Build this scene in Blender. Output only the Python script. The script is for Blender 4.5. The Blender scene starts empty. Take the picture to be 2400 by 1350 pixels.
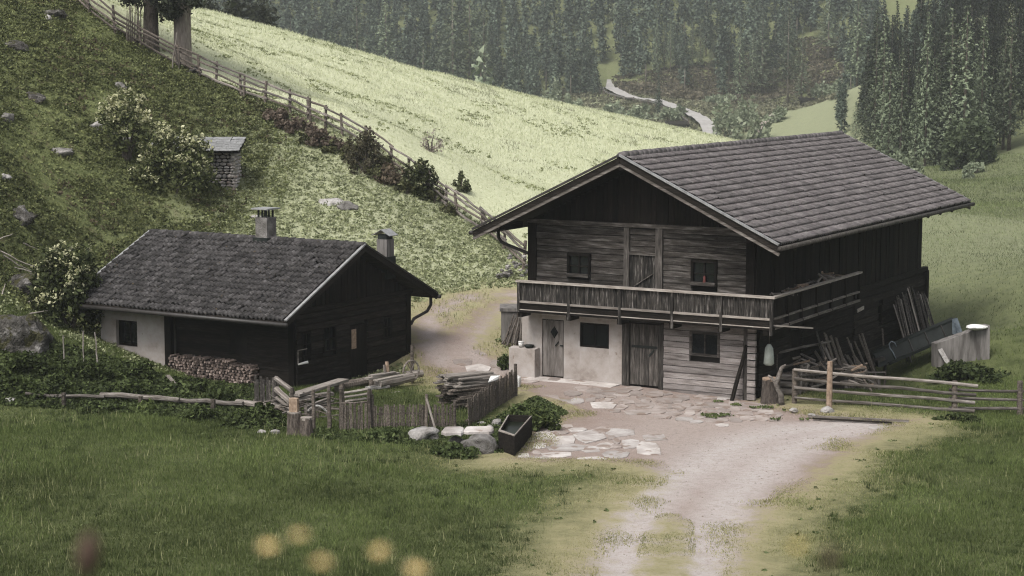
import bpy, bmesh, math, random
import numpy as np
from mathutils import Matrix, Vector

D = bpy.data
S = bpy.context.scene
COL = S.collection
R = math.radians
random.seed(7)
rng = np.random.default_rng(7)

# ------------------------------------------------------------------ camera
F_PX, TILT, CAM_Z = 4396.8, 0.1207, 10.3347
cd = D.cameras.new("camera")
cam = D.objects.new("camera", cd)
COL.objects.link(cam)
cam.location = (0, 0, CAM_Z)
cam.rotation_euler = (math.pi / 2 - TILT, 0, 0)
cd.sensor_width = 36.0
cd.lens = 36.0 * F_PX / 2400.0
cd.clip_start = 0.2
cd.clip_end = 3000
cd.dof.use_dof = True
cd.dof.focus_distance = 62.0
cd.dof.aperture_fstop = 3.0
S.camera = cam
S.render.resolution_x, S.render.resolution_y = 1024, 576

# ------------------------------------------------------------------ sky, sun, exposure
SUN_EL, SUN_AZ = R(54), R(-143)         # azimuth from +Y towards +X: behind the viewer, to the left
world = D.worlds.new("World")
S.world = world
world.use_nodes = True
wn, wl = world.node_tree.nodes, world.node_tree.links
wn.clear()
w_out = wn.new("ShaderNodeOutputWorld")
w_bg = wn.new("ShaderNodeBackground")
w_sky = wn.new("ShaderNodeTexSky")
w_sky.sky_type = 'NISHITA'
w_sky.sun_disc = False
w_sky.sun_elevation = SUN_EL
w_sky.sun_rotation = SUN_AZ
w_sky.air_density = 1.0
w_sky.dust_density = 4.0
w_sky.ozone_density = 1.0
w_hs = wn.new("ShaderNodeHueSaturation")
w_hs.inputs["Saturation"].default_value = 0.22       # an overcast sky is nearly grey
wl.new(w_sky.outputs[0], w_hs.inputs["Color"])
wl.new(w_hs.outputs[0], w_bg.inputs["Color"])
w_bg.inputs["Strength"].default_value = 0.09
wl.new(w_bg.outputs[0], w_out.inputs["Surface"])
sd = D.lights.new("sun", 'SUN')
sun = D.objects.new("sun", sd)
COL.objects.link(sun)
sd.energy = 1.4
sd.angle = R(24)
sd.color = (1.0, 0.955, 0.89)
sdir = Vector((math.sin(SUN_AZ) * math.cos(SUN_EL), math.cos(SUN_AZ) * math.cos(SUN_EL), math.sin(SUN_EL)))
sun.rotation_euler = sdir.to_track_quat('Z', 'Y').to_euler()
sun.location = (0, 60, 60)
S.view_settings.view_transform = 'Standard'
S.view_settings.look = 'None'
S.view_settings.gamma = 1
S.view_settings.exposure = 1.15
S.view_settings.use_curve_mapping = False
S.render.engine = 'CYCLES'
S.cycles.use_denoising = True
S.cycles.denoising_prefilter = 'NONE'
S.cycles.denoising_quality = 'HIGH'
S.cycles.filter_width = 1.15
S.cycles.use_adaptive_sampling = True
S.cycles.max_bounces = 6
S.cycles.diffuse_bounces = 3
S.cycles.glossy_bounces = 2
S.cycles.transmission_bounces = 3
S.cycles.volume_bounces = 1
S.cycles.transparent_max_bounces = 6

# ------------------------------------------------------------------ small tools
def unique(name):
    return name

def tag(o, label=None, cat=None, group=None, kind=None):
    if label: o["label"] = label
    if cat: o["category"] = cat
    if group: o["group"] = group
    if kind: o["kind"] = kind
    return o

def empty(name, loc=(0, 0, 0), rz=0.0):
    o = D.objects.new(name, None)
    o.empty_display_size = 0.3
    COL.objects.link(o)
    o.location = loc
    o.rotation_euler = (0, 0, rz)
    return o

def link(name, me, parent=None, loc=None, rot=None):
    o = D.objects.new(name, me)
    COL.objects.link(o)
    if parent is not None:
        o.parent = parent
    if loc is not None: o.location = loc
    if rot is not None: o.rotation_euler = rot
    return o

def np_mesh(name, verts, faces, mat=None, smooth=False, col=None, nrm=None):
    """verts (N,3), faces (M,k) constant k; col (N,3) optional point colour"""
    verts = np.asarray(verts, np.float32)
    faces = np.asarray(faces, np.int32)
    me = D.meshes.new(name)
    n, (m, k) = len(verts), faces.shape
    me.vertices.add(n)
    me.vertices.foreach_set("co", verts.ravel())
    me.loops.add(m * k)
    me.loops.foreach_set("vertex_index", faces.ravel())
    me.polygons.add(m)
    me.polygons.foreach_set("loop_start", np.arange(0, m * k, k, dtype=np.int32))
    try:
        me.polygons.foreach_set("loop_total", np.full(m, k, np.int32))
    except Exception:
        pass
    if smooth:
        me.polygons.foreach_set("use_smooth", np.ones(m, bool))
    if col is not None:
        a = me.attributes.new("col", 'FLOAT_COLOR', 'POINT')
        c4 = np.ones((n, 4), np.float32)
        c4[:, :np.shape(col)[1]] = col
        a.data.foreach_set("color", c4.ravel())
    me.update(calc_edges=True)
    if mat: me.materials.append(mat)
    if nrm is not None:
        me.normals_split_custom_set_from_vertices(nrm.tolist())
    return me

class MB:
    def __init__(s): s.v = []; s.f = []
    def add(s, vs, fs):
        b = len(s.v)
        s.v += [tuple(v) for v in vs]
        s.f += [tuple(i + b for i in f) for f in fs]
        return s
    def hexa(s, p):
        return s.add(p, [(0, 3, 2, 1), (4, 5, 6, 7), (0, 1, 5, 4), (1, 2, 6, 5), (2, 3, 7, 6), (3, 0, 4, 7)])
    def box(s, x0, x1, y0, y1, z0, z1):
        return s.hexa([(x0, y0, z0), (x1, y0, z0), (x1, y1, z0), (x0, y1, z0), (x0, y0, z1), (x1, y0, z1), (x1, y1, z1), (x0, y1, z1)])
    def bar(s, a, b, w, h, up=(0, 0, 1)):
        a, b = Vector(a), Vector(b)
        d = (b - a).normalized()
        x = d.cross(Vector(up))
        if x.length < 1e-4: x = d.cross(Vector((1, 0, 0)))
        x.normalize(); y = x.cross(d)
        c = [(-w / 2, -h / 2), (w / 2, -h / 2), (w / 2, h / 2), (-w / 2, h / 2)]
        p = [a + x * i + y * j for i, j in c] + [b + x * i + y * j for i, j in c]
        return s.hexa(p)
    def tube(s, pts, rad, n=7, cap=True):
        pts = [Vector(p) for p in pts]
        if not hasattr(rad, '__len__'): rad = [rad] * len(pts)
        ring0 = len(s.v); ref = None
        for i, p in enumerate(pts):
            d = (pts[min(i + 1, len(pts) - 1)] - pts[max(i - 1, 0)]).normalized()
            if ref is None:
                ref = d.cross(Vector((0.31, 0.2, 0.93)))
                if ref.length < 1e-3: ref = d.cross(Vector((1, 0, 0)))
            x = (ref - d * ref.dot(d)).normalized(); y = d.cross(x); ref = x
            for k in range(n):
                t = 2 * math.pi * k / n
                s.v.append(tuple(p + (x * math.cos(t) + y * math.sin(t)) * rad[i]))
        for i in range(len(pts) - 1):
            for k in range(n):
                a = ring0 + i * n + k; b = ring0 + i * n + (k + 1) % n
                s.f.append((a, b, b + n, a + n))
        if cap:
            s.f.append(tuple(ring0 + k for k in reversed(range(n))))
            e = ring0 + (len(pts) - 1) * n
            s.f.append(tuple(e + k for k in range(n)))
        return s
    def prism(s, poly, z0, z1):
        n = len(poly)
        vs = [(x, y, z0) for x, y in poly] + [(x, y, z1) for x, y in poly]
        fs = [tuple(reversed(range(n))), tuple(range(n, 2 * n))] + [(i, (i + 1) % n, n + (i + 1) % n, n + i) for i in range(n)]
        return s.add(vs, fs)
    def mesh(s, name, mat=None, smooth=False):
        me = D.meshes.new(name)
        me.from_pydata(s.v, [], s.f)
        if smooth:
            me.polygons.foreach_set("use_smooth", np.ones(len(s.f), bool))
        me.update()
        if mat: me.materials.append(mat)
        return me
    def build(s, name, mat, parent=None, loc=None, rot=None, smooth=False):
        return link(name, s.mesh(name, mat, smooth), parent, loc, rot)

_boxes = {}
def piece(name, size, loc, rot, mat, parent):
    """one rectangular piece; alike pieces share their mesh"""
    q = tuple(round(max(x, .004) / 0.004) * 0.004 for x in size)
    key = (q, mat.name)
    if key not in _boxes:
        x, y, z = (k / 2 for k in q)
        _boxes[key] = MB().box(-x, x, -y, y, -z, z).mesh(name, mat)
    return link(name, _boxes[key], parent, loc, rot)

def vnoise(p, seed=0):
    """smooth value noise, p (N,3) -> (N,) in -1..1"""
    p = np.asarray(p, float)
    i = np.floor(p).astype(np.int64); f = p - i
    f = f * f * (3 - 2 * f)
    def h(a, b, c):
        n = (a * 374761393 + b * 668265263 + c * 2147483647 + seed * 974634777) & 0x7fffffff
        n = ((n ^ (n >> 13)) * 1274126177) & 0x7fffffff
        n = n ^ (n >> 16)
        return (n & 0xffff) / 32767.5 - 1
    o = 0
    for a in (0, 1):
        for b in (0, 1):
            for c in (0, 1):
                w = (f[:, 0] if a else 1 - f[:, 0]) * (f[:, 1] if b else 1 - f[:, 1]) * (f[:, 2] if c else 1 - f[:, 2])
                o = o + w * h(i[:, 0] + a, i[:, 1] + b, i[:, 2] + c)
    return o

def fbm(p, seed=0, octv=4):
    o = 0; a = 1.0
    p = np.asarray(p, float)
    for k in range(octv):
        o = o + a * vnoise(p * 2 ** k, seed + k); a *= .5
    return o

# ------------------------------------------------------------------ materials
def nmat(name):
    m = D.materials.new(name)
    m.use_nodes = True
    return m, m.node_tree.nodes, m.node_tree.links, m.node_tree.nodes["Principled BSDF"]

def ramp(n, stops):
    r = n.new("ShaderNodeValToRGB")
    e = r.color_ramp.elements
    while len(e) < len(stops): e.new(0.5)
    for k, (p, c) in enumerate(stops):
        e[k].position = p
        e[k].color = (*c, 1) if len(c) == 3 else c
    return r

def pmat(name, c1, c2, scale=4.0, stretch=(1, 1, 1), rough=0.9, bump=0.35, rnd=0.35, c3=None, fine=30.0, lo=.35, hi=.65, spec=0.25, metal=0.0, bdist=.02, spots=None):
    """weathered surface: two or three base colours mixed by stretched noise, a shade of its own for each piece, bump"""
    m, n, l, b = nmat(name)
    tc = n.new("ShaderNodeTexCoord"); oi = n.new("ShaderNodeObjectInfo"); ge = n.new("ShaderNodeNewGeometry")
    sm = n.new("ShaderNodeMath"); sm.operation = 'ADD'
    l.new(oi.outputs["Random"], sm.inputs[0]); l.new(ge.outputs["Random Per Island"], sm.inputs[1])
    fr = n.new("ShaderNodeMath"); fr.operation = 'FRACT'; l.new(sm.outputs[0], fr.inputs[0])
    mp = n.new("ShaderNodeMapping"); mp.inputs["Scale"].default_value = stretch
    off = n.new("ShaderNodeVectorMath"); off.operation = 'SCALE'; off.inputs[0].default_value = (13.7, 29.1, 7.3)
    l.new(fr.outputs[0], off.inputs["Scale"])
    l.new(off.outputs[0], mp.inputs["Location"]); l.new(tc.outputs["Object"], mp.inputs["Vector"])
    nz = n.new("ShaderNodeTexNoise"); nz.inputs["Scale"].default_value = scale; nz.inputs["Detail"].default_value = 7; nz.inputs["Roughness"].default_value = .62
    l.new(mp.outputs[0], nz.inputs["Vector"])
    st = [(lo, c1), (hi, c2)] if c3 is None else [(lo, c1), ((lo + hi) / 2, c2), (hi, c3)]
    rp = ramp(n, st); l.new(nz.outputs["Fac"], rp.inputs[0])
    hs = n.new("ShaderNodeHueSaturation")
    mr = n.new("ShaderNodeMapRange"); mr.inputs["To Min"].default_value = 1 - rnd; mr.inputs["To Max"].default_value = 1 + rnd
    l.new(fr.outputs[0], mr.inputs["Value"]); l.new(mr.outputs[0], hs.inputs["Value"])
    l.new(rp.outputs[0], hs.inputs["Color"])
    src = hs.outputs[0]
    if spots:
        sc, thr, colr = spots
        n3 = n.new("ShaderNodeTexNoise"); n3.inputs["Scale"].default_value = sc; n3.inputs["Detail"].default_value = 4
        l.new(mp.outputs[0], n3.inputs["Vector"])
        r3 = ramp(n, [(thr, (0, 0, 0)), (thr + .05, (1, 1, 1))]); l.new(n3.outputs["Fac"], r3.inputs[0])
        mx = n.new("ShaderNodeMix"); mx.data_type = 'RGBA'
        l.new(r3.outputs[0], mx.inputs[0]); l.new(src, mx.inputs[6]); mx.inputs[7].default_value = (*colr, 1)
        src = mx.outputs[2]
    l.new(src, b.inputs["Base Color"])
    b.inputs["Roughness"].default_value = rough
    b.inputs["Specular IOR Level"].default_value = spec
    b.inputs["Metallic"].default_value = metal
    n2 = n.new("ShaderNodeTexNoise"); n2.inputs["Scale"].default_value = fine; n2.inputs["Detail"].default_value = 5
    l.new(mp.outputs[0], n2.inputs["Vector"])
    bp = n.new("ShaderNodeBump"); bp.inputs["Strength"].default_value = bump; bp.inputs["Distance"].default_value = bdist
    ad = n.new("ShaderNodeMath"); ad.operation = 'ADD'
    l.new(nz.outputs["Fac"], ad.inputs[0]); l.new(n2.outputs["Fac"], ad.inputs[1])
    l.new(ad.outputs[0], bp.inputs["Height"]); l.new(bp.outputs[0], b.inputs["Normal"])
    return m

def leafmat(name, trans=0.25, rough=0.7, vary=0.0):
    """foliage coloured by its own 'col' attribute, letting a little light through"""
    m, n, l, b = nmat(name)
    at = n.new("ShaderNodeAttribute"); at.attribute_name = "col"
    oi = n.new("ShaderNodeObjectInfo"); hs = n.new("ShaderNodeHueSaturation"); mr = n.new("ShaderNodeMapRange")
    mr.inputs["To Min"].default_value = 1 - vary; mr.inputs["To Max"].default_value = 1 + vary
    l.new(oi.outputs["Random"], mr.inputs["Value"]); l.new(mr.outputs[0], hs.inputs["Value"]); l.new(at.outputs["Color"], hs.inputs["Color"])
    l.new(hs.outputs[0], b.inputs["Base Color"])
    b.inputs["Roughness"].default_value = rough; b.inputs["Specular IOR Level"].default_value = .12
    tr = n.new("ShaderNodeBsdfTranslucent"); l.new(hs.outputs[0], tr.inputs["Color"])
    mx = n.new("ShaderNodeMixShader"); mx.inputs[0].default_value = trans
    l.new(b.outputs[0], mx.inputs[1]); l.new(tr.outputs[0], mx.inputs[2])
    l.new(mx.outputs[0], n["Material Output"].inputs["Surface"])
    return m

M = {}
LX = (1, 9, 9)     # grain along local x
LZ = (9, 9, 1)     # grain along local z
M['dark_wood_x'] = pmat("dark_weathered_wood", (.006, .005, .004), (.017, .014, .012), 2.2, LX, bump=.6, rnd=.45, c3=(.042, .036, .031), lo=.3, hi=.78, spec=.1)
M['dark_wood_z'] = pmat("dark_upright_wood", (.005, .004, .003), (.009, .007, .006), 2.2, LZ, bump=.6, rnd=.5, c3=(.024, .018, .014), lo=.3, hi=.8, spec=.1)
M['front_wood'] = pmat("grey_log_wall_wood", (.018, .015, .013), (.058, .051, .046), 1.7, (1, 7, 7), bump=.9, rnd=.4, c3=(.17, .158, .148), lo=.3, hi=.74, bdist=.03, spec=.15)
M['low_log'] = pmat("pale_log_wall_wood", (.10, .085, .078), (.24, .215, .205), 1.3, (1, 7, 7), bump=.9, rnd=.3, c3=(.36, .33, .32), lo=.28, hi=.7, bdist=.03, spec=.15)  # ground-floor logs, paler than the logs above
M['firewood'] = pmat("split_firewood", (.05, .036, .03), (.15, .115, .10), 9, (1, 1, 1), bump=.6, rnd=.65, c3=(.30, .25, .225), lo=.3, hi=.7)
M['pale_wood_x'] = pmat("pale_weathered_wood", (.14, .12, .105), (.27, .24, .215), 2.2, LX, bump=.7, rnd=.3, c3=(.42, .39, .36), lo=.3, hi=.75)
M['grey_wood_z'] = pmat("grey_upright_wood", (.022, .019, .017), (.07, .062, .056), 2.0, LZ, bump=.6, rnd=.4, c3=(.18, .165, .152), lo=.35, hi=.75)
M['baluster'] = pmat("balcony_board_wood", (.010, .009, .008), (.045, .040, .036), 1.5, (12, 12, 1.6), bump=.6, rnd=.4, c3=(.21, .195, .185), lo=.40, hi=.72)
M['rail_wood'] = pmat("fence_rail_wood", (.055, .047, .041), (.145, .127, .113), 2.0, LX, bump=.8, rnd=.4, c3=(.30, .275, .255), lo=.3, hi=.72)
M['post_wood'] = pmat("fence_post_wood", (.04, .033, .027), (.12, .10, .085), 2.4, LZ, bump=.8, rnd=.35, c3=(.22, .19, .165), lo=.3, hi=.75)
M['fresh_wood'] = pmat("cut_wood", (.17, .12, .085), (.30, .225, .17), 3.0, (4, 4, 4), bump=.5, rnd=.3)
M['bark'] = pmat("bark", (.05, .04, .034), (.15, .125, .108), 5.0, (3, 3, 1), bump=1.0, rnd=.25, bdist=.05)
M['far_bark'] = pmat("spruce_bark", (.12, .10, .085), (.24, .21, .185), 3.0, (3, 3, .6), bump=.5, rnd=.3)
M['tile'] = pmat("grey_roof_tile", (.082, .073, .072), (.128, .115, .115), 5.0, (1, 1, 1), bump=.6, rnd=.24, c3=(.172, .156, .156), fine=60, spec=.3)
M['old_tile'] = pmat("mossy_roof_tile", (.022, .020, .020), (.046, .043, .043), 7.0, (1, 1, 1), bump=.8, rnd=.4, c3=(.105, .099, .100), lo=.3, hi=.72, fine=50, spots=(9.0, .68, (.085, .06, .03)))
M['plaster'] = pmat("old_plaster", (.15, .122, .105), (.29, .258, .238), 1.5, (1, 1, 1), bump=.4, rnd=.06, c3=(.36, .333, .32), lo=.25, hi=.65, fine=18, spots=(3.1, .69, (.20, .16, .135)))
M['concrete'] = pmat("concrete", (.07, .064, .06), (.19, .178, .17), 1.6, (4, 4, .5), bump=.4, rnd=.08, fine=25)
M['stone'] = pmat("grey_stone", (.07, .063, .057), (.17, .16, .15), 3.5, (1, 1, 1), bump=1.0, rnd=.35, c3=(.30, .285, .275), lo=.28, hi=.7, bdist=.05)
M['pale_stone'] = pmat("pale_stone", (.15, .137, .125), (.29, .275, .262), 4.0, (1, 1, 1), bump=1.0, rnd=.15, c3=(.42, .405, .395), lo=.25, hi=.7, bdist=.04)
M['mossy_rock'] = pmat("mossy_rock", (.022, .020, .016), (.085, .079, .072), 2.6, (1, 1, 1), bump=1.2, rnd=.2, c3=(.30, .285, .275), lo=.36, hi=.72, fine=11, bdist=.12, spots=(2.2, .54, (.045, .043, .018)))
M['flagstone'] = pmat("flagstone", (.20, .175, .16), (.335, .305, .288), 1.6, (1, 1, 1), bump=.8, rnd=.22, c3=(.50, .475, .46), lo=.25, hi=.72, fine=12, bdist=.03, spots=(1.9, .58, (.21, .165, .14)))
M['worn_flag'] = pmat("worn_dirty_flagstone", (.16, .128, .112), (.26, .222, .203), 1.8, (1, 1, 1), bump=.9, rnd=.2, c3=(.35, .315, .295), lo=.25, hi=.72, fine=12, bdist=.03, spots=(2.1, .55, (.20, .155, .13)))
M['grey_door'] = pmat("grey_weathered_door_wood", (.075, .064, .058), (.16, .143, .132), 1.6, (7, 7, 1), bump=.6, rnd=.3, c3=(.27, .247, .235), lo=.28, hi=.72)
M['metal_edge'] = pmat("galvanised_sheet", (.20, .20, .20), (.36, .36, .36), 5.0, (1, 1, 1), rough=.5, bump=.1, rnd=.1, metal=.35)
M['dark_metal'] = pmat("dark_painted_metal", (.008, .010, .0095), (.02, .024, .0225), 3.0, (1, 1, 1), rough=.6, bump=.2, rnd=.2, spec=.2)
M['blue_metal'] = pmat("blue_grey_metal", (.07, .085, .10), (.16, .19, .215), 5.0, (1, 1, 1), rough=.55, bump=.2, rnd=.2)
M['gutter'] = pmat("brown_gutter_metal", (.02, .018, .017), (.045, .04, .038), 4.0, rough=.5, bump=.1, rnd=.1, spec=.4)
M['white_cloth'] = pmat("white_sacking", (.48, .47, .455), (.68, .67, .655), 4.0, bump=.6, rnd=.1, bdist=.04)
M['green_cloth'] = pmat("pale_green_sacking", (.26, .29, .26), (.40, .43, .395), 4.0, bump=.5, rnd=.1)
M['pane'] = pmat("dark_window_glass", (.006, .007, .008), (.012, .013, .015), 1.0, rough=.08, bump=.02, rnd=.1, spec=.5)
M['water'] = pmat("trough_water", (.006, .008, .006), (.014, .018, .010), 2.0, rough=.35, bump=.05, rnd=.0, spec=.2)
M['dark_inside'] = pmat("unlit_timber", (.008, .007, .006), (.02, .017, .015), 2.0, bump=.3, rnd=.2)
M['red_paint'] = pmat("red_glaze", (.07, .022, .020), (.12, .038, .034), 5.0, rough=.5)
M['leaf'] = leafmat("leaves")
M['needle'] = leafmat("needles", .15, vary=.55)
M['blade'] = leafmat("grass_blades", .3)
M['petal'] = leafmat("petals", .35)

# ------------------------------------------------------------------ rays of the photograph's viewpoint (used only to measure where things stand)
_ct, _st = math.cos(TILT), math.sin(TILT)
def ray(px, py):
    a = (px - 1200) / F_PX; b = (675 - py) / F_PX
    return np.array([a, _ct + b * _st, -_st + b * _ct])
def AT(px, py, y):
    r = ray(px, py)
    return Vector((r[0] * y / r[1], y, CAM_Z + r[2] * y / r[1]))
def PZ(px, py, z):
    r = ray(px, py); t = (z - CAM_Z) / r[2]
    return Vector((r[0] * t, r[1] * t, z))
def PX(x, y, z):
    dz = z - CAM_Z
    fw = y * _ct - dz * _st; up = y * _st + dz * _ct
    return 1200 + F_PX * x / fw, 675 - F_PX * up / fw

# ------------------------------------------------------------------ terrain height
CP = []
for px, py, d in [
    # bank and hill on the left
    (0, 905, 57.5), (100, 855, 58.5), (0, 700, 62), (0, 600, 66), (0, 450, 70), (0, 250, 78), (0, 60, 86), (150, 650, 69), (250, 560, 74),
    (600, 480, 80), (900, 600, 76), (500, 350, 84), (300, 300, 82), (400, 440, 79), (600, 330, 86), (200, 450, 76), (760, 480, 80), (150, 120, 86),
    # along the hill fence
    (200, 10, 92), (415, 152, 92), (560, 217, 90), (800, 305, 88), (940, 390, 87), (1070, 500, 84), (1225, 630, 75), (680, 262, 89),
    # path behind
    (1000, 800, 64.5), (960, 700, 70), (1100, 850, 63.5), (1050, 760, 67), (1200, 690, 71), (1150, 650, 74), (1100, 600, 77), (1180, 860, 62.6),
    # meadow and its crest
    (450, 20, 160), (800, 117, 165), (1180, 215, 172), (1700, 330, 185), (1440, 272, 178), (800, 200, 122), (1100, 350, 110), (1400, 350, 132), (1700, 350, 155), (1250, 430, 104), (600, 120, 125),
    # right: meadow knoll and lawn beyond
    (2200, 800, 68), (2170, 520, 100), (2400, 560, 95), (2250, 500, 104), (2400, 540, 112), (2330, 470, 140), (2205, 422, 172), (2400, 352, 188), (2400, 700, 74), (2300, 860, 64),
    # far valley
    (1660, 312, 330), (1620, 270, 352), (1550, 245, 372), (1430, 215, 402), (1425, 185, 440), (1760, 335, 318), (1970, 228, 392), (1850, 265, 360), (1200, 225, 420), (1300, 235, 400), (1750, 235, 412), (1560, 215, 420), (1900, 205, 420)]:
    CP.append(tuple(AT(px, py, d)))
CP += [(0, 0, 9.15), (-12, 0, 9.4), (12, 0, 9.0), (-40, 0, 10.5), (40, 0, 8), (0, 10, 6.0), (-10, 10, 6.2), (10, 10, 5.8), (0, 20, 3.4), (-10, 20, 3.7), (10, 20, 3.2),
       (0, 28, 1.5), (-12, 28, 1.8), (12, 28, 1.3), (-10, 36, .35), (0, 36, .18), (10, 36, .12), (-14, 45, .25), (-6, 45, .05), (3, 45, 0), (12, 45, 0), (22, 45, -.1),
       (-30, 40, 2.5), (-30, 55, 4.5), (-13, 52, .05), (-5, 52, 0), (3, 52, 0), (10, 52, -.12), (18, 52, -.3), (.6, 61, 0.02), (4, 59.2, 0), (7.5, 57.2, -.08), (4, 66, .1),
       (8.8, 76, 1.0), (11, 72, .3), (14, 66, -.8), (17, 72, -.95), (12, 60, -.35), (18, 62, -.7), (22, 60, -.8), (28, 60, -.9), (35, 75, .3),
       (-13.8, 63.1, .8), (-11.4, 61.6, .12), (-6.9, 58.8, 0), (-3.6, 64.2, 0.12), (-9, 57.5, -.1), (-12, 58.5, .2), (-10.9, 68.6, 2.0), (-5, 66.5, .9), (-17, 66, 2.2),
       (-27, 195, 8), (0, 205, 1), (24, 215, -4), (0, 260, -8), (40, 250, -6), (-60, 200, 15), (-60, 100, 22), (-45, 80, 17), (-60, 300, 0), (-20, 320, -6),
       (45, 200, -1.5), (42, 235, -.5), (62, 280, 13), (100, 250, 26), (75, 200, 8), (120, 320, 48), (55, 320, 2.2), (52, 290, 1.0), (40, 120, .5), (60, 150, 3), (80, 100, 3),
       (-60, 420, 5), (-60, 520, 42), (-60, 650, 92), (0, 520, 42), (0, 650, 92), (80, 520, 42), (80, 650, 92), (-160, 420, 20), (-160, 650, 110), (180, 420, 60), (180, 650, 120), (100, 420, 22), (30, 460, 16), (60, 440, 10)]
CP = np.array(CP)
_c = 5.0
def _phi(r2): return np.sqrt(r2 + _c * _c)
_n = len(CP)
_A = np.zeros((_n + 3, _n + 3))
_A[:_n, :_n] = _phi(((CP[:, None, :2] - CP[None, :, :2]) ** 2).sum(-1)) - 0.02 * np.eye(_n)
_A[:_n, _n] = 1; _A[:_n, _n + 1:] = CP[:, :2] / 100; _A[_n:, :_n] = _A[:_n, _n:].T
_w = np.linalg.solve(_A, np.concatenate([CP[:, 2], np.zeros(3)]))
def smoothstep(a, b, x):
    t = np.clip((x - a) / (b - a), 0, 1); return t * t * (3 - 2 * t)
def H(x, y):
    x = np.atleast_1d(np.asarray(x, float)); y = np.atleast_1d(np.asarray(y, float))
    o = np.empty(x.shape)
    xf, yf, of = x.ravel(), y.ravel(), o.ravel()
    for k in range(0, len(xf), 20000):
        a, b = xf[k:k + 20000], yf[k:k + 20000]
        r2 = (a[:, None] - CP[None, :, 0]) ** 2 + (b[:, None] - CP[None, :, 1]) ** 2
        of[k:k + 20000] = _phi(r2) @ _w[:_n] + _w[_n] + (a * _w[_n + 1] + b * _w[_n + 2]) / 100
    p = np.stack([xf, yf, xf * 0], -1)
    rough = .05 + .25 * smoothstep(62, 80, yf) * smoothstep(2, -8, xf) + .3 * smoothstep(200, 300, yf)
    of += rough * fbm(p * .35, 5, 3) * .5
    return o
def h1(x, y): return float(H(x, y)[0])
_cache = {}
def G(px, py, dmin=22.0, dmax=650.0):
    """the point of the terrain that the photograph shows at this pixel"""
    r = ray(px, py); r = r / r[1]
    d = np.concatenate([np.linspace(dmin, 110, 260), np.linspace(110.5, dmax, 300)])
    d = d[(d >= dmin) & (d <= dmax)]
    z = CAM_Z + r[2] * d
    hit = np.nonzero(z < H(r[0] * d, d))[0]
    if len(hit) == 0: return AT(px, py, dmax)
    k = max(hit[0], 1); a, b = d[k - 1], d[k]
    for _ in range(14):
        m = (a + b) / 2
        if CAM_Z + r[2] * m < h1(r[0] * m, m): b = m
        else: a = m
    return Vector((r[0] * b, b, CAM_Z + r[2] * b))

# ------------------------------------------------------------------ where dirt, pale meadow and heath lie
def poly_sdf(x, y, P):
    """signed distance to polygon, positive inside"""
    P = np.asarray(P, float); n = len(P)
    d = np.full(x.shape, 1e9); ins = np.zeros(x.shape, bool)
    for i in range(n):
        ax, ay = P[i]; bx, by = P[(i + 1) % n]
        ex, ey = bx - ax, by - ay
        t = np.clip(((x - ax) * ex + (y - ay) * ey) / (ex * ex + ey * ey + 1e-9), 0, 1)
        d = np.minimum(d, np.hypot(x - ax - t * ex, y - ay - t * ey))
        c = ((ay > y) != (by > y)) & (x < (bx - ax) * (y - ay) / (by - ay + 1e-12) + ax)
        ins ^= c
    return np.where(ins, d, -d)

def GP(pl): return [tuple(G(a, b))[:2] for a, b in pl]
YARD = GP([(1205, 892), (1290, 862), (1460, 890), (1740, 925), (1830, 950), (1960, 972), (2135, 985), (2075, 1008), (2000, 1040), (1945, 1085), (1890, 1130), (1800, 1185), (1740, 1240), (1725, 1300), (1715, 1350), (1700, 1500), (1350, 1500),
           (1370, 1350), (1400, 1270), (1475, 1185), (1555, 1118), (1500, 1085), (1420, 1078), (1190, 1074), (1215, 1040), (1250, 1005), (1300, 985), (1345, 968), (1335, 950), (1260, 925), (1225, 912)])
LANE = GP([(1215, 905), (1160, 900), (1120, 905), (1060, 905), (1010, 870), (966, 835), (966, 770), (1000, 722), (1060, 698), (1130, 686), (1212, 682), (1320, 690), (1320, 720), (1212, 706), (1185, 720), (1150, 760), (1120, 800), (1140, 820), (1200, 850), (1240, 870)])
LANE_GRASS = GP([(1030, 782), (1022, 745), (1075, 706), (1150, 693), (1225, 698), (1165, 713), (1118, 738), (1082, 770)])
STRIP = GP([(1500, 1500), (1515, 1330), (1540, 1245), (1568, 1208), (1596, 1222), (1598, 1290), (1590, 1500)])
FENCE_PX = [(150, -25), (205, 28), (270, 78), (330, 112), (415, 158), (470, 182), (505, 198), (566, 224), (620, 243), (680, 264), (722, 282), (763, 300), (803, 318), (860, 350), (915, 392), (960, 422), (1000, 455), (1045, 490), (1072, 505), (1130, 545), (1180, 585), (1226, 632)]
FENCE = [G(*p) for p in FENCE_PX]
_fx = np.array([p.x for p in FENCE]); _fy = np.array([p.y for p in FENCE]); _o = np.argsort(_fx)
_fx, _fy = np.concatenate([[-80], _fx[_o], [9, 16, 60]]), np.concatenate([[92], _fy[_o], [80, 92, 95]])

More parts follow.
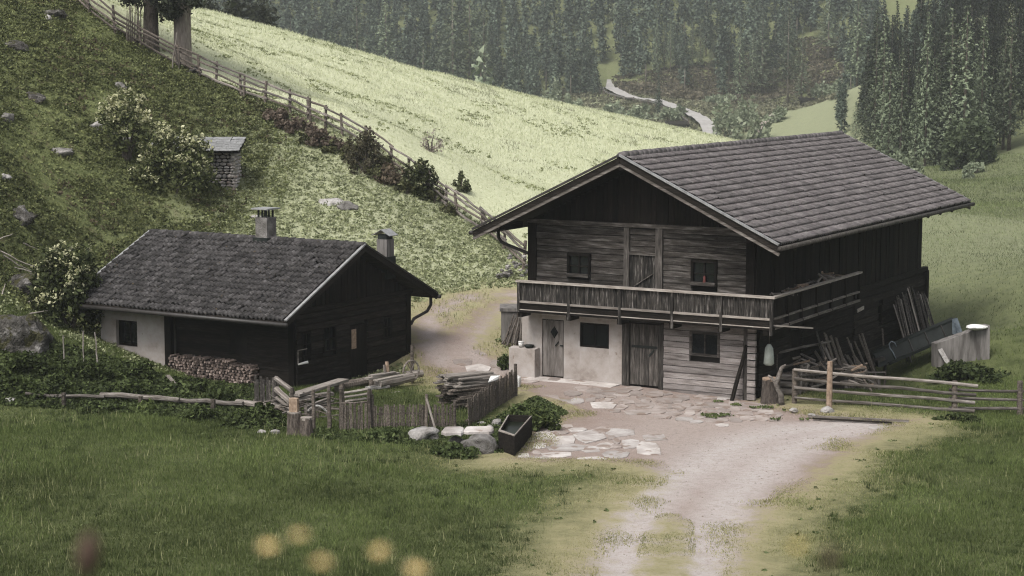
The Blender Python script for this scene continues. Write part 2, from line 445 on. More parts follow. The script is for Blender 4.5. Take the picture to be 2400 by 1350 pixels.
def zones(x, y):
    """path distance (m, inside positive), paleness of the grass, heath share"""
    x = np.asarray(x, float); y = np.asarray(y, float)
    d = np.full(x.shape, -6.0)
    m = (y > 24) & (y < 82) & (x > -12) & (x < 22)
    if m.any():
        a = poly_sdf(x[m], y[m], YARD); b = poly_sdf(x[m], y[m], LANE)
        g = poly_sdf(x[m], y[m], LANE_GRASS); s = poly_sdf(x[m], y[m], STRIP)
        b = np.minimum(b, -g * .8 + .15)
        a = np.where(s > -.3, np.minimum(a, np.maximum(-s - .15, -1.1)), a)
        d[m] = np.clip(np.maximum(a, b), -6, 6)
    beyond = smoothstep(-.6, 1.2, y - np.interp(x, _fx, _fy))
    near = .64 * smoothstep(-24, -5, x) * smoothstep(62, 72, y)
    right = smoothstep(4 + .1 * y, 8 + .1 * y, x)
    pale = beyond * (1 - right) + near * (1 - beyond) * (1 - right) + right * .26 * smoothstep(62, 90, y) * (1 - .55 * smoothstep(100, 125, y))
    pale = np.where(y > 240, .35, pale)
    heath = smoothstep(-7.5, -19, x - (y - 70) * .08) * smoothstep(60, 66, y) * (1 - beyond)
    heath = np.maximum(heath, smoothstep(385, 400, y) * .8)
    return d, pale, heath

# ------------------------------------------------------------------ ground
def axis(segs):
    o = [segs[0][0]]
    for a, b, s, g in segs:
        x, st = a, s
        while x < b - 1e-6:
            x = min(x + st, b); o.append(x); st *= g
    return np.array(o)
_r = axis([(22, 330, .3, 1.085)])[1:]
_l = (-axis([(20, 330, .3, 1.085)])[1:])[::-1]
GX = np.concatenate([_l, axis([(-20, 22, .25, 1)]), _r])
GY = axis([(-12, 30, .8, 1), (30, 78, .25, 1), (78, 690, .27, 1.031)])
gx, gy = np.meshgrid(GX, GY)
gz = H(gx, gy)
zd, zp, zh = zones(gx, gy)
# a little relief: wheel-worn dirt lower than the turf
gz = gz - .05 * smoothstep(-.2, .5, zd) * (gy < 80)
ny, nx = gz.shape
gv = np.stack([gx, gy, gz], -1).reshape(-1, 3)
idx = np.arange(ny * nx).reshape(ny, nx)
gf = np.stack([idx[:-1, :-1], idx[:-1, 1:], idx[1:, 1:], idx[1:, :-1]], -1).reshape(-1, 4)
# analytic-like normals so that the pieces join without a seam
dzx = np.gradient(gz, GX, axis=1); dzy = np.gradient(gz, GY, axis=0)
gn = np.stack([-dzx, -dzy, np.ones_like(gz)], -1).reshape(-1, 3); gn /= np.linalg.norm(gn, axis=1)[:, None]
def line_dist(x, y, P):
    d = np.full(x.shape, 1e9)
    for (ax, ay), (bx, by) in zip(P[:-1], P[1:]):
        ex, ey = bx - ax, by - ay
        t = np.clip(((x - ax) * ex + (y - ay) * ey) / (ex * ex + ey * ey + 1e-9), 0, 1)
        d = np.minimum(d, np.hypot(x - ax - t * ex, y - ay - t * ey))
    return d
RUT1 = GP([(1440, 1480), (1448, 1350), (1470, 1250), (1535, 1160), (1640, 1080), (1740, 1030), (1860, 1002), (2010, 990)])
RUT2 = GP([(1640, 1480), (1645, 1350), (1665, 1250), (1725, 1150), (1800, 1085), (1890, 1030), (2010, 996)])
RUT3 = GP([(1180, 868), (1110, 836), (1130, 780), (1165, 735), (1240, 695)])
RUT4 = GP([(1040, 850), (1000, 790), (1015, 740), (1080, 700), (1160, 690), (1240, 688)])
zt_ = np.zeros_like(gx); _m = (gy > 28) & (gy < 80)
zt_[_m] = np.maximum(np.maximum(np.exp(-(line_dist(gx[_m], gy[_m], RUT1) / .95) ** 2), np.exp(-(line_dist(gx[_m], gy[_m], RUT2) / .95) ** 2)), .45 * np.maximum(np.exp(-(line_dist(gx[_m], gy[_m], RUT3) / .6) ** 2), np.exp(-(line_dist(gx[_m], gy[_m], RUT4) / .6) ** 2)))
_m2 = np.clip(1 - line_dist(gx, gy, GP([(1620, 1120), (1700, 1080), (1760, 1050)])) / 2.6, 0, 1); zt_ = np.maximum(zt_, _m2 * .85)
zc = np.stack([np.clip(zd / 12 + .5, 0, 1), zp, zh, zt_], -1).reshape(-1, 4)

def ground_material():
    m, n, l, b = nmat("ground_soil_and_turf")
    at = n.new("ShaderNodeAttribute"); at.attribute_name = "col"
    sp = n.new("ShaderNodeSeparateColor"); l.new(at.outputs["Color"], sp.inputs[0])
    tc = n.new("ShaderNodeTexCoord")
    def noise(s, d=6, r=.6, st=None):
        q = n.new("ShaderNodeTexNoise"); q.inputs["Scale"].default_value = s; q.inputs["Detail"].default_value = d; q.inputs["Roughness"].default_value = r
        if st:
            mp = n.new("ShaderNodeMapping"); mp.inputs["Scale"].default_value = st
            l.new(tc.outputs["Object"], mp.inputs["Vector"]); l.new(mp.outputs[0], q.inputs["Vector"])
        else:
            l.new(tc.outputs["Object"], q.inputs["Vector"])
        return q.outputs["Fac"]
    def math_(op, a, c, cl=False):
        q = n.new("ShaderNodeMath"); q.operation = op; q.use_clamp = cl
        for k, v in enumerate((a, c)):
            if v is None: continue
            if isinstance(v, (int, float)): q.inputs[k].default_value = v
            else: l.new(v, q.inputs[k])
        return q.outputs[0]
    def mix(f, a, c):
        q = n.new("ShaderNodeMix"); q.data_type = 'RGBA'
        for k, v in ((0, f), (6, a), (7, c)):
            if isinstance(v, tuple): q.inputs[k].default_value = (*v, 1)
            elif isinstance(v, (int, float)): q.inputs[k].default_value = v
            else: l.new(v, q.inputs[k])
        return q.outputs[2]
    def rmp(f, stops):
        r = ramp(n, stops); l.new(f, r.inputs[0]); return r.outputs[0]
    def maprange(v, a, c, lo=0., hi=1.):
        q = n.new("ShaderNodeMapRange"); q.inputs["From Min"].default_value = a; q.inputs["From Max"].default_value = c
        q.inputs["To Min"].default_value = lo; q.inputs["To Max"].default_value = hi
        l.new(v, q.inputs["Value"]); return q.outputs[0]
    n_big, n_mid, n_fine, n_grain = noise(.35), noise(1.6), noise(7, 6, .7), noise(38, 4, .7)
    green = mix(rmp(n_mid, [(.35, (0, 0, 0)), (.68, (1, 1, 1))]), (.045, .056, .021), (.098, .112, .046))
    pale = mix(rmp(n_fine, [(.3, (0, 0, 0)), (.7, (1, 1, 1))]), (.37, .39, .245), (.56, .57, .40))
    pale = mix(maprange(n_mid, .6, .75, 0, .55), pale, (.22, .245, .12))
    heath = mix(rmp(n_fine, [(.32, (0, 0, 0)), (.66, (1, 1, 1))]), (.062, .075, .029), (.165, .182, .078))
    heath = mix(maprange(n_mid, .55, .68, 0, .8), heath, (.09, .07, .045))
    yellow = mix(n_fine, (.215, .192, .105), (.355, .322, .195))
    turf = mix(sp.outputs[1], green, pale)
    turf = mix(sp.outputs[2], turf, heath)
    d = math_('MULTIPLY', math_('SUBTRACT', sp.outputs[0], .5), 12.)            # metres
    wob = math_('MULTIPLY', math_('SUBTRACT', n_mid, .5), 2.4)
    wob2 = math_('MULTIPLY', math_('SUBTRACT', n_fine, .5), 1.7)
    dd = math_('ADD', math_('ADD', d, wob), wob2)
    yellow = mix(maprange(n_fine, .5, .7, 0, .55), yellow, (.12, .13, .05))
    yellow = mix(maprange(n_grain, .55, .75, 0, .5), yellow, (.24, .19, .145))
    col = mix(maprange(dd, -2.2, -.2), turf, yellow)
    dirt = rmp(maprange(math_('ADD', dd, math_('MULTIPLY', math_('SUBTRACT', n_big, .5), 1.6)), -.2, 2.6),
               [(0, (.18, .130, .105)), (.3, (.255, .200, .175)), (1, (.315, .265, .24))])
    trk = math_('ADD', math_('MULTIPLY', at.outputs['Alpha'], .95), math_('MULTIPLY', math_('SUBTRACT', n_mid, .5), .5), True)
    dirt = mix(maprange(trk, .1, 1.0), dirt, (.40, .365, .35))
    dirt = mix(maprange(n_fine, .48, .7, 0, .5), dirt, (.21, .165, .14))
    dirt = mix(maprange(noise(2.6, 8, .75, (1, 3.2, 1)), .56, .68, 0, .45), dirt, (.20, .16, .14))
    dirt = mix(maprange(n_grain, .52, .72, 0, .3), dirt, (.52, .49, .47))
    dirt = mix(maprange(n_grain, .48, .25, 0, .6), dirt, (.15, .115, .10))
    col = mix(maprange(math_('ADD', dd, math_('MULTIPLY', math_('SUBTRACT', n_grain, .5), 1.6)), -.4, .4), col, dirt)
    l.new(col, b.inputs["Base Color"])
    b.inputs["Roughness"].default_value = .95; b.inputs["Specular IOR Level"].default_value = .1
    bp = n.new("ShaderNodeBump"); bp.inputs["Strength"].default_value = .7; bp.inputs["Distance"].default_value = .06
    l.new(math_('ADD', n_fine, math_('MULTIPLY', n_grain, .6)), bp.inputs["Height"]); l.new(bp.outputs[0], b.inputs["Normal"])
    return m
M['ground'] = ground_material()

fc = gv[gf].mean(1)
fd, fp, fh = zones(fc[:, 0], fc[:, 1])
beyond_f = fc[:, 1] > np.interp(fc[:, 0], _fx, _fy)
cls = np.full(len(gf), 0)
cls[(fc[:, 1] > 60) & (fc[:, 0] < -5 + (fc[:, 1] - 60) * .3)] = 1
cls[beyond_f & (fc[:, 1] < 195)] = 2
cls[fc[:, 1] >= 195] = 3
cls[(fc[:, 1] > 385)] = 4
cls[fd > 0] = 5
GROUND = {}
for k, nm in enumerate(["lawn", "hillside", "meadow_ground", "valley_ground", "mountain_slope", "dirt_path"]):
    f = gf[cls == k]
    u, inv = np.unique(f, return_inverse=True)
    me = np_mesh(nm, gv[u], inv.reshape(-1, 4), M['ground'], True, zc[u])
    me.normals_split_custom_set_from_vertices([tuple(q) for q in gn[u]])
    GROUND[nm] = tag(link(nm, me), kind='structure')
YARD_OBJ = GROUND["dirt_path"]

# ------------------------------------------------------------------ leaf and blade clouds
def cloud(C, size, nrng, elong=1.0, up=0.0, dirs=None, tri=False):
    """one small leaf face at every centre: random turn, some size spread"""
    n = len(C)
    size = np.broadcast_to(size, (n,)) * nrng.uniform(.45, 1.45, n)
    nrm = nrng.normal(size=(n, 3)); nrm[:, 2] += up
    if dirs is not None: nrm = nrm * .6 + dirs
    nrm /= np.linalg.norm(nrm, axis=1)[:, None] + 1e-9
    t = nrng.normal(size=(n, 3)); a = np.cross(nrm, t); a /= np.linalg.norm(a, axis=1)[:, None] + 1e-9
    b = np.cross(nrm, a)
    s = size[:, None]
    if tri:
        v = np.stack([C - a * s * .5, C + a * s * .5, C + b * s * elong], 1)
        return v.reshape(-1, 3), np.arange(3 * n).reshape(-1, 3)
    v = np.stack([C - b * s * .5 * elong, C + a * s * .42, C + b * s * .5 * elong, C - a * s * .42], 1)
    return v.reshape(-1, 3), np.arange(4 * n).reshape(-1, 4)

def shade(c1, c2, n, nrng, k, jit=.18):
    t = nrng.random(n)[:, None]
    c = np.array(c1) * (1 - t) + np.array(c2) * t
    c = c * nrng.uniform(1 - jit, 1 + jit, n)[:, None]
    return np.repeat(c, k, 0)

def blades(x, y, hgt, wid, colr, nrng, lean=.5, z=None):
    n = len(x)
    z = H(x, y) if z is None else z
    a = nrng.uniform(0, 2 * np.pi, n)
    hgt = hgt * nrng.uniform(.5, 1.3, n); wid = np.broadcast_to(wid, (n,)) * nrng.uniform(.7, 1.3, n)
    la = nrng.uniform(0, 2 * np.pi, n); lm = nrng.uniform(0, lean, n) * hgt
    p = np.stack([x, y, z - .02], -1)
    w = np.stack([np.cos(a), np.sin(a), 0 * a], -1) * wid[:, None] * .5
    tip = p + np.stack([np.cos(la) * lm, np.sin(la) * lm, hgt], -1)
    v = np.stack([p - w, p + w, tip], 1).reshape(-1, 3)
    c = np.repeat(colr, 3, 0)
    return v, np.arange(3 * n).reshape(-1, 3), c

def in_view(x, y, z, mg=330):
    dz = z - CAM_Z
    fw = y * _ct - dz * _st; up = y * _st + dz * _ct
    px = 1200 + F_PX * x / fw; py = 675 - F_PX * up / fw
    return (px > -mg) & (px < 2400 + mg) & (py > -mg) & (py < 1350 + mg)

# ------------------------------------------------------------------ building helpers
class Wall:
    """a wall plane of a house: a runs along it, z up, out towards the viewer"""
    def __init__(s, parent, o, rz):
        s.p, s.o, s.rz = parent, Vector(o), rz
        s.m = Matrix.Rotation(rz, 3, 'Z')
    def P(s, a, z, out=0.0): return s.o + s.m @ Vector((a, -out, z))
    def piece(s, name, a0, a1, z0, z1, o0, o1, mat, parent=None, ry=0.0):
        return piece(name, (a1 - a0, o1 - o0, z1 - z0), s.P((a0 + a1) / 2, (z0 + z1) / 2, (o0 + o1) / 2), (0, ry, s.rz), mat, parent or s.p)
    def mb(s, name, boxes, mat, parent=None):
        """several boxes of one part as one mesh in the wall's own frame"""
        m = MB()
        for a0, a1, z0, z1, o0, o1 in boxes: m.box(a0, a1, -o1, -o0, z0, z1)
        return m.build(name, mat, parent or s.p, s.o, (0, 0, s.rz))
    def window(s, a0, a1, z0, z1, out=.03, fw=.07, mat=None, sill=None, nx=2, nz=2, fo=.07):
        mat = mat or M['dark_wood_z']
        f = s.mb("window", [(a0, a0 + fw, z0, z1, out - .06, out + fo), (a1 - fw, a1, z0, z1, out - .06, out + fo), (a0 + fw, a1 - fw, z1 - fw, z1, out - .06, out + fo), (a0 + fw, a1 - fw, z0, z0 + fw, out - .06, out + fo)], mat)
        b0, b1, c0, c1 = a0 + fw, a1 - fw, z0 + fw, z1 - fw
        for i in range(nx):
            for j in range(nz):
                m = MB().box(b0 + (b1 - b0) * i / nx + .004, b0 + (b1 - b0) * (i + 1) / nx - .004, -(out - .02), -(out - .03), c0 + (c1 - c0) * j / nz + .004, c0 + (c1 - c0) * (j + 1) / nz - .004)
                m.build("pane", M['pane'], f)
        for i in range(1, nx):
            q = b0 + (b1 - b0) * i / nx
            MB().box(q - .022, q + .022, -(out + .03), -(out - .015), c0, c1).build("muntin", mat, f)
        for j in range(1, nz):
            q = c0 + (c1 - c0) * j / nz
            MB().box(b0, b1, -(out + .026), -(out - .012), q - .014, q + .014).build("muntin", mat, f)
        if sill:
            MB().box(a0 + .03, a1 - .03, -(out + fo + .09), -(out + .02), z0 + fw - .02, z0 + fw + .08).build("sill", sill, f)
        return f
    def log_rows(s, a0, a1, z0, z1, h, mat, holes=(), out=.10, name="log"):
        z = z0; k = 0
        while z < z1 - .05:
            hh = min(h * random.uniform(.85, 1.15), z1 - z)
            segs = [(a0, a1)]
            for (b0, b1, c0, c1) in holes:
                if z + hh > c0 + .03 and z < c1 - .03:
                    ns = []
                    for q0, q1 in segs:
                        if b1 <= q0 or b0 >= q1: ns.append((q0, q1)); continue
                        if b0 - q0 > .05: ns.append((q0, b0))
                        if q1 - b1 > .05: ns.append((b1, q1))
                    segs = ns
            for q0, q1 in segs:
                j = random.uniform(-.02, .025)
                s.piece(name, q0 + .004, q1 - .004, z + .006, z + hh - .012, -.08, out - .06 + j, mat, ry=random.uniform(-.004, .004))
            z += hh; k += 1

def tile_mesh(name, w, ln, waves, amp, mat):
    """an interlocking roof tile: rolled profile across, thickness at its lower edge"""
    n = waves * 6
    top = [(-w / 2 + w * i / n, amp * math.cos(2 * math.pi * waves * i / n)) for i in range(n + 1)]
    v = []; f = []
    for y, lift in ((0, .05), (ln, 0.0)):
        v += [(x, y, z + lift) for x, z in top]
    v += [(x, 0, z + .05 - .055) for x, z in top]
    for i in range(n):
        f.append((i, i + 1, n + 2 + i, n + 1 + i))
        f.append((2 * (n + 1) + i, 2 * (n + 1) + i + 1, i + 1, i))
    me = D.meshes.new(name); me.from_pydata(v, [], f); me.materials.append(mat)
    sm = np.array([i % 2 == 0 for i in range(len(f))]); me.polygons.foreach_set("use_smooth", sm); me.update()
    return me

def lay_tiles(roof, Mw, x0, x1, slope, w, exposure, mesh, mat, house_m, keep=300, jit=.012):
    """courses of tiles on one roof plane: Mw maps (along ridge, up slope from eave, out) to house space"""
    rows = int(round(slope / exposure)); ex = slope / rows
    cols = int(round((x1 - x0) / w)); cw = (x1 - x0) / cols
    ln = ex * 1.18
    spots = []
    for r in range(rows):
        for c in range(cols):
            e_ = 4.0 if random.random() < .05 else 1.0          # a few slipped or tilted tiles
            m = Mw @ Matrix.Translation((x0 + cw * (c + .5) + random.uniform(-1, 1) * jit, r * ex + random.uniform(-1, 1) * jit * e_, .012 + random.uniform(0, 1) * jit * .6)) \
                @ Matrix.Rotation(random.uniform(-1, 1) * jit * 2.2 * e_ ** .6, 4, 'Z') @ Matrix.Rotation(-.035 + random.uniform(-1, 1) * jit - .012 * (e_ > 1), 4, 'X') @ Matrix.Diagonal((cw / w * 1.02, ln / .42, 1, 1))
            d = ((house_m @ m).translation - Vector((0, 0, CAM_Z))).length
            spots.append((d, m))
    spots.sort(key=lambda q: q[0])
    for d, m in spots[:keep]:
        o = link("tile", mesh, roof); o.matrix_local = m
    n = len(mesh.vertices); co = np.empty(n * 3, np.float32); mesh.vertices.foreach_get("co", co); co = co.reshape(-1, 3)
    fs = np.array([list(p.vertices) for p in mesh.polygons])
    V = []; Fa = []
    for k, (d, m) in enumerate(spots[keep:]):
        a = np.array(m)
        V.append(co @ a[:3, :3].T + a[:3, 3]); Fa.append(fs + k * n)
    if V:
        me = np_mesh("far_tiles", np.concatenate(V), np.concatenate(Fa), mat)
        sm = np.tile(np.array([p.use_smooth for p in mesh.polygons]), len(V)); me.polygons.foreach_set("use_smooth", sm)
        tag(link("far_tiles", me, roof), kind='stuff')

# ================================================================== the big farmhouse
BW, BL, BHE, BHP, BOS, BOF, BOB = 7.95, 16.77, 4.88, 7.41, 1.32, 1.37, 2.03
FH = tag(empty("farmhouse", (.563, 61.285, 0), -.5152), "large dark timber farmhouse with plastered ground floor, wooden balcony and broad grey tiled roof", "farmhouse")
FHm = Matrix.Translation((.563, 61.285, 0)) @ Matrix.Rotation(-.5152, 4, 'Z')
bs = (BHP - BHE) / (BW / 2 + BOS)            # roof slope
def broof(u): return BHP - bs * abs(u - BW / 2)
mb = MB()
prof = [(.1, -1.8), (BW - .1, -1.8), (BW - .1, broof(BW) - .32), (BW / 2, BHP - .34), (.1, broof(0) - .32)]
mb.add([(x, .1, z) for x, z in prof] + [(x, BL, z) for x, z in prof], [(0, 1, 2, 3, 4), (9, 8, 7, 6, 5)] + [(i, i + 5, (i + 1) % 5 + 5, (i + 1) % 5) for i in range(5)])
mb.build("wall", M['dark_inside'], FH)
WF = Wall(FH, (0, 0, 0), 0.0)                 # front, facing the yard
WS = Wall(FH, (BW, 0, 0), math.pi / 2)        # long right side
# plastered ground floor with its door and window openings
WF.mb("plaster_wall", [(-.25, .5, -.5, 2.2, -.06, .03), (1.31, 1.9, -.5, 2.2, -.06, .03), (2.96, 3.44, -.5, 2.2, -.06, .03), (1.9, 2.96, -.5, 1.1, -.06, .03), (1.9, 2.96, 1.9, 2.2, -.06, .03), (.5, 1.31, 1.92, 2.2, -.06, .03)], M['plaster'])
WF.window(1.9, 2.96, 1.1, 1.9, out=-.03, fw=.06, fo=.03, nx=2, nz=1)
d1 = WF.mb("door", [(.5, 1.31, .02, 1.92, -.08, -.03)], M['baluster'])
for i in range(5):
    MB().box(.53 + i * .15, .53 + i * .15 + .142, .0, .03, .05, 1.88).build("board", M['grey_door'], d1)
MB().prism([(.87, 0), (1.03, 0), (1.03, .03), (.87, .03)], 1.36, 1.6)
m_ = MB().add([(.95, -.012, 1.30), (1.09, -.012, 1.50), (.95, -.012, 1.70), (.81, -.012, 1.50), (.95, .02, 1.30), (1.09, .02, 1.50), (.95, .02, 1.70), (.81, .02, 1.50)], [(0, 1, 2, 3), (7, 6, 5, 4), (0, 4, 5, 1), (1, 5, 6, 2), (2, 6, 7, 3), (3, 7, 4, 0)])
m_.build("peephole", M['pane'], d1)
MB().bar((1.0, -.03, 1.06), (1.12, -.03, 1.2), .03, .03).bar((1.18, -.03, 1.08), (1.28, -.03, 1.08), .03, .04).build("latch", M['dark_metal'], d1)
WF.piece("post", 3.44, 3.68, -.3, 2.2, -.06, .06, M['grey_wood_z'])
WF.piece("post", 4.73, 4.9, -.3, 2.2, -.06, .055, M['grey_wood_z'])
WF.piece("beam", 3.44, 4.9, 2.02, 2.21, -.06, .075, M['dark_wood_x'])
d2 = WF.mb("door", [(3.69, 4.72, -.02, 2.01, -.09, -.045)], M['dark_wood_z'])
for i in range(6):
    MB().box(3.71 + i * .165, 3.71 + i * .165 + .157, .012, .05, .02, 1.98).build("board", M['grey_wood_z'], d2)
MB().box(3.76, 4.66, -.012, .011, 1.22, 1.30).bar((4.38, -.01, .98), (4.55, -.01, 1.18), .03, .05).build("hinge_strap", M['dark_metal'], d2)
WF.log_rows(4.9, 7.62, -.2, 2.2, .205, M['low_log'], [(5.8, 6.83, 1.1, 1.92)], out=.11)
WF.window(5.8, 6.83, 1.12, 1.9, out=.02, fw=.08, mat=M['front_wood'], nx=2, nz=1, fo=.05)
WF.piece("post", 7.62, 7.98, -.5, 2.2, -.08, .05, M['grey_wood_z'])
for z in np.arange(-.1, 2.1, .21):            # crossed log ends at the corner
    WF.piece("log_end", 7.80, 8.06, z, z + .17, .055, .16, M['low_log'])
# upper floor
holesU = [(1.45, 2.3, 3.3, 4.17), (5.83, 6.71, 3.28, 4.18)]
WF.log_rows(.30, 3.5, 2.3, 5.08, .205, M['front_wood'], holesU[:1])
WF.log_rows(3.69, 4.61, 4.3, 5.08, .2, M['front_wood'])
WF.log_rows(4.85, 7.68, 2.3, 5.08, .205, M['front_wood'], holesU[1:])
WF.piece("post", 0, .3, 2.2, 5.2, -.08, .09, M['dark_wood_z'])
WF.piece("post", 3.5, 3.69, 2.2, 5.2, -.08, .11, M['grey_wood_z'])
WF.piece("post", 4.61, 4.85, 2.2, 5.2, -.08, .11, M['grey_wood_z'])
WF.piece("post", 7.68, 7.96, 2.2, 5.0, -.08, .09, M['dark_wood_z'])
WF.piece("beam", .0, 7.96, 5.08, 5.2, -.08, .14, M['front_wood'])
WF.piece("lintel", 3.69, 4.61, 4.2, 4.3, -.05, .09, M['front_wood'])
d3 = WF.mb("door", [(3.69, 4.61, 2.3, 4.2, -.08, -.04)], M['dark_wood_z'])
for i in range(6):
    MB().box(3.70 + i * .151, 3.70 + i * .151 + .145, -.03, .035, 2.32, 4.19).build("board", M['baluster'], d3)
MB().bar((3.86, -.045, 3.2), (4.5, -.045, 3.62), .09, .03).bar((3.9, -.045, 2.75), (4.5, -.045, 3.15), .09, .03).build("brace", M['grey_wood_z'], d3)
WF.window(1.45, 2.3, 3.32, 4.15, out=.03, fw=.085, sill=M['front_wood'], nx=2, nz=2)
WF.window(5.83, 6.71, 3.3, 4.16, out=.03, fw=.085, sill=M['front_wood'], nx=2, nz=2)
# gable boarding
a = .02; k = 0
while a < BW - .1:
    w = random.uniform(.15, .23); b = min(a + w, BW - .02)
    z1 = min(broof(a), broof(b)) - .36
    if z1 > 5.22: WF.piece("gable_board", a + .004, b - .006, 5.2, z1, -.06, .03 + random.uniform(-.012, .015), M['dark_wood_z'])
    a = b
# long side: upright boards above, logs below
a = .0
while a < BL - .1:
    w = random.uniform(.2, .3); b = min(a + w, BL)
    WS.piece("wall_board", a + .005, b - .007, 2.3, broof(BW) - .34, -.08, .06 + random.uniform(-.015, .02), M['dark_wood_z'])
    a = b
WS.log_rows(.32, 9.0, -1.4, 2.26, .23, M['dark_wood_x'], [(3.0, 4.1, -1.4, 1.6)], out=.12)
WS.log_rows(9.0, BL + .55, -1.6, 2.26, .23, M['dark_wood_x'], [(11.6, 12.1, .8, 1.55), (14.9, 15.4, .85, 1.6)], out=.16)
WS.piece("beam", 9.0, BL + .58, 2.26, 2.4, -.05, .15, M['dark_wood_x'])
WS.window(11.6, 12.1, .8, 1.55, out=.0, fw=.06, nx=1, nz=2)
WS.window(14.9, 15.4, .85, 1.6, out=.0, fw=.06, nx=1, nz=2)
WS.mb("door", [(3.0, 4.1, -1.2, 1.6, -.1, -.03)], M['dark_wood_z'])
WS.piece("post", BL + .3, BL + .56, -1.6, 2.26, -.02, .2, M['dark_wood_z'])
# balcony along the front and round the corner
BAL = WF.mb("balcony", [(0.0, 8.86, 2.2, 2.27, .13, .78)], M['dark_wood_x'])
MB().box(BW + .07, 8.86, -.128, 7.35, 2.2, 2.27).build("floor", M['dark_wood_x'], BAL)
def rail(a0, a1, z0, z1, o0, o1, mat, nm="rail", wall=WF):
    return piece(nm, (a1 - a0, o1 - o0, z1 - z0), wall.P((a0 + a1) / 2, (z0 + z1) / 2, (o0 + o1) / 2), (0, 0, wall.rz), mat, BAL)
posts_u = [0.0, 1.84, 3.66, 5.47, 7.12, 8.77]
for u in posts_u: rail(u, u + .09, 2.05 if u > 0 else 2.2, 3.18, .72, .81, M['baluster'], "baluster_post")
rail(-.05, 8.93, 3.18, 3.25, .68, .84, M['pale_wood_x'], "handrail")
for i in range(5):
    a0, a1 = posts_u[i] + .09, posts_u[i + 1]
    rail(a0, a1, 2.51, 2.575, .705, .80, M['pale_wood_x'], "lower_rail")
    rail(a0, a1, 2.30, 2.505, .70, .755, M['dark_wood_x'], "fascia")
    rail(a0, a1, 2.275, 2.30, .69, .80, M['pale_wood_x'], "edge_strip")
    n = int((a1 - a0) / .16); w = (a1 - a0) / n
    for k in range(n):
        rail(a0 + w * k + .003, a0 + w * (k + 1) - random.choice((.005, .008, .02)), 2.58, 3.175, .70 + random.uniform(-.006, .006), .73, M['baluster'], "board")
posts_v = [-.66, .55, 1.75, 3.1, 4.45, 5.8, 7.2]
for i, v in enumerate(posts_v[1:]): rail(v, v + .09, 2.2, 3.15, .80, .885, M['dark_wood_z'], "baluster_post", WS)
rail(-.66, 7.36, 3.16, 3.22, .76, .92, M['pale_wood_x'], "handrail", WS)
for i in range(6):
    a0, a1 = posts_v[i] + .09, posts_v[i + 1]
    rail(a0, a1, 2.51, 2.56, .79, .90, M['rail_wood'], "lower_rail", WS)  # darker wood than the front rails: dimmer light put into the colour
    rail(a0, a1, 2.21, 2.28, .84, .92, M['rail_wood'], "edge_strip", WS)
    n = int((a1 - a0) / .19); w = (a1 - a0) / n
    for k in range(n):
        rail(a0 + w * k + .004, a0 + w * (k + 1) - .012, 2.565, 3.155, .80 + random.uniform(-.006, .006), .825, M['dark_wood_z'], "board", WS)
for u in (0.05, 1.84, 3.66, 5.47, 7.12, 8.6):
    rail(u - .07, u + .09, 2.03, 2.195, .13, .74, M['dark_wood_x'], "joist")
# roof
def slabs(parent, ridge_z, slope, half, v0, v1, th, along, mat, c0, name="roof"):
    """two roof planes as one closed body; along='v' (ridge runs away) or 'u'"""
    pts = [(-half, ridge_z - slope * half), (0, ridge_z), (half, ridge_z - slope * half)]
    m = MB(); prof = [(a, z) for a, z in pts] + [(half, pts[2][1] - th), (0, ridge_z - th), (-half, pts[0][1] - th)]
    vs = []
    for e in (v0, v1):
        for a, z in prof: vs.append((c0 + a, e, z) if along == 'v' else (e, c0 + a, z))
    fs = [(0, 1, 4, 5), (1, 2, 3, 4), (6, 11, 10, 7), (7, 10, 9, 8), (0, 6, 7, 1), (1, 7, 8, 2), (5, 4, 10, 11), (4, 3, 9, 10), (0, 5, 11, 6), (2, 8, 9, 3)]
    if along == 'u': fs = [tuple(reversed(f)) for f in fs]
    m.add(vs, fs)
    return m.build(name, mat, parent)
BROOF = slabs(FH, BHP - .03, bs, BW / 2 + BOS - .02, -BOF, BL + BOB, .17, 'v', M['dark_wood_x'], BW / 2)
sl = math.atan(bs); cs, sn = math.cos(sl), math.sin(sl)
Mr = Matrix(((0, -cs, sn, BW + BOS), (1, 0, 0, 0), (0, sn, cs, BHE), (0, 0, 0, 1)))
big_tile = tile_mesh("tile", .36, .42, 2, .022, M['tile'])
lay_tiles(BROOF, Mr, -BOF + .05, BL + BOB - .05, (BW / 2 + BOS) / cs - .04, .36, .345, big_tile, M['tile'], FHm)
rt = MB().tube([(0, 0, 0), (0, .4, .015)], [.125, .14], 8).mesh("ridge_tile", M['tile'], True)
v = -BOF
while v < BL + BOB - .2:
    o = link("ridge_tile", rt, BROOF, (BW / 2, v, BHP - .015), (random.uniform(-.02, .02), 0, random.uniform(-.03, .03))); v += .345
for sgn in (-1, 1):
    e = (BW / 2 + sgn * (BW / 2 + BOS), BHE); r0 = (BW / 2, BHP)
    for nm, dz, h, o0, mt in (("bargeboard", -.17, .17, .0, M['dark_wood_x']), ("bargeboard", -.315, .10, -.02, M['rail_wood']), ("verge_strip", -.01, .06, .03, M['metal_edge'] if sgn > 0 else M['gutter'])):
        MB().bar((r0[0] - sgn * .0, -BOF - o0 - .02, r0[1] + dz + .03), (e[0], -BOF - o0 - .02, e[1] + dz + .03), .05 if nm == "bargeboard" else .11, h).build(nm, mt, FH)
        MB().bar((r0[0], BL + BOB + .03, r0[1] + dz + .03), (e[0], BL + BOB + .03, e[1] + dz + .03), .05, h).build(nm, mt, FH)
    MB().tube([(e[0] + sgn * .05, -BOF - .1, e[1] - .1), (e[0] + sgn * .05, BL + BOB + .25, e[1] - .12)], .075, 8).build("gutter", M['gutter'] if sgn < 0 else M['grey_wood_z'], FH, smooth=True)
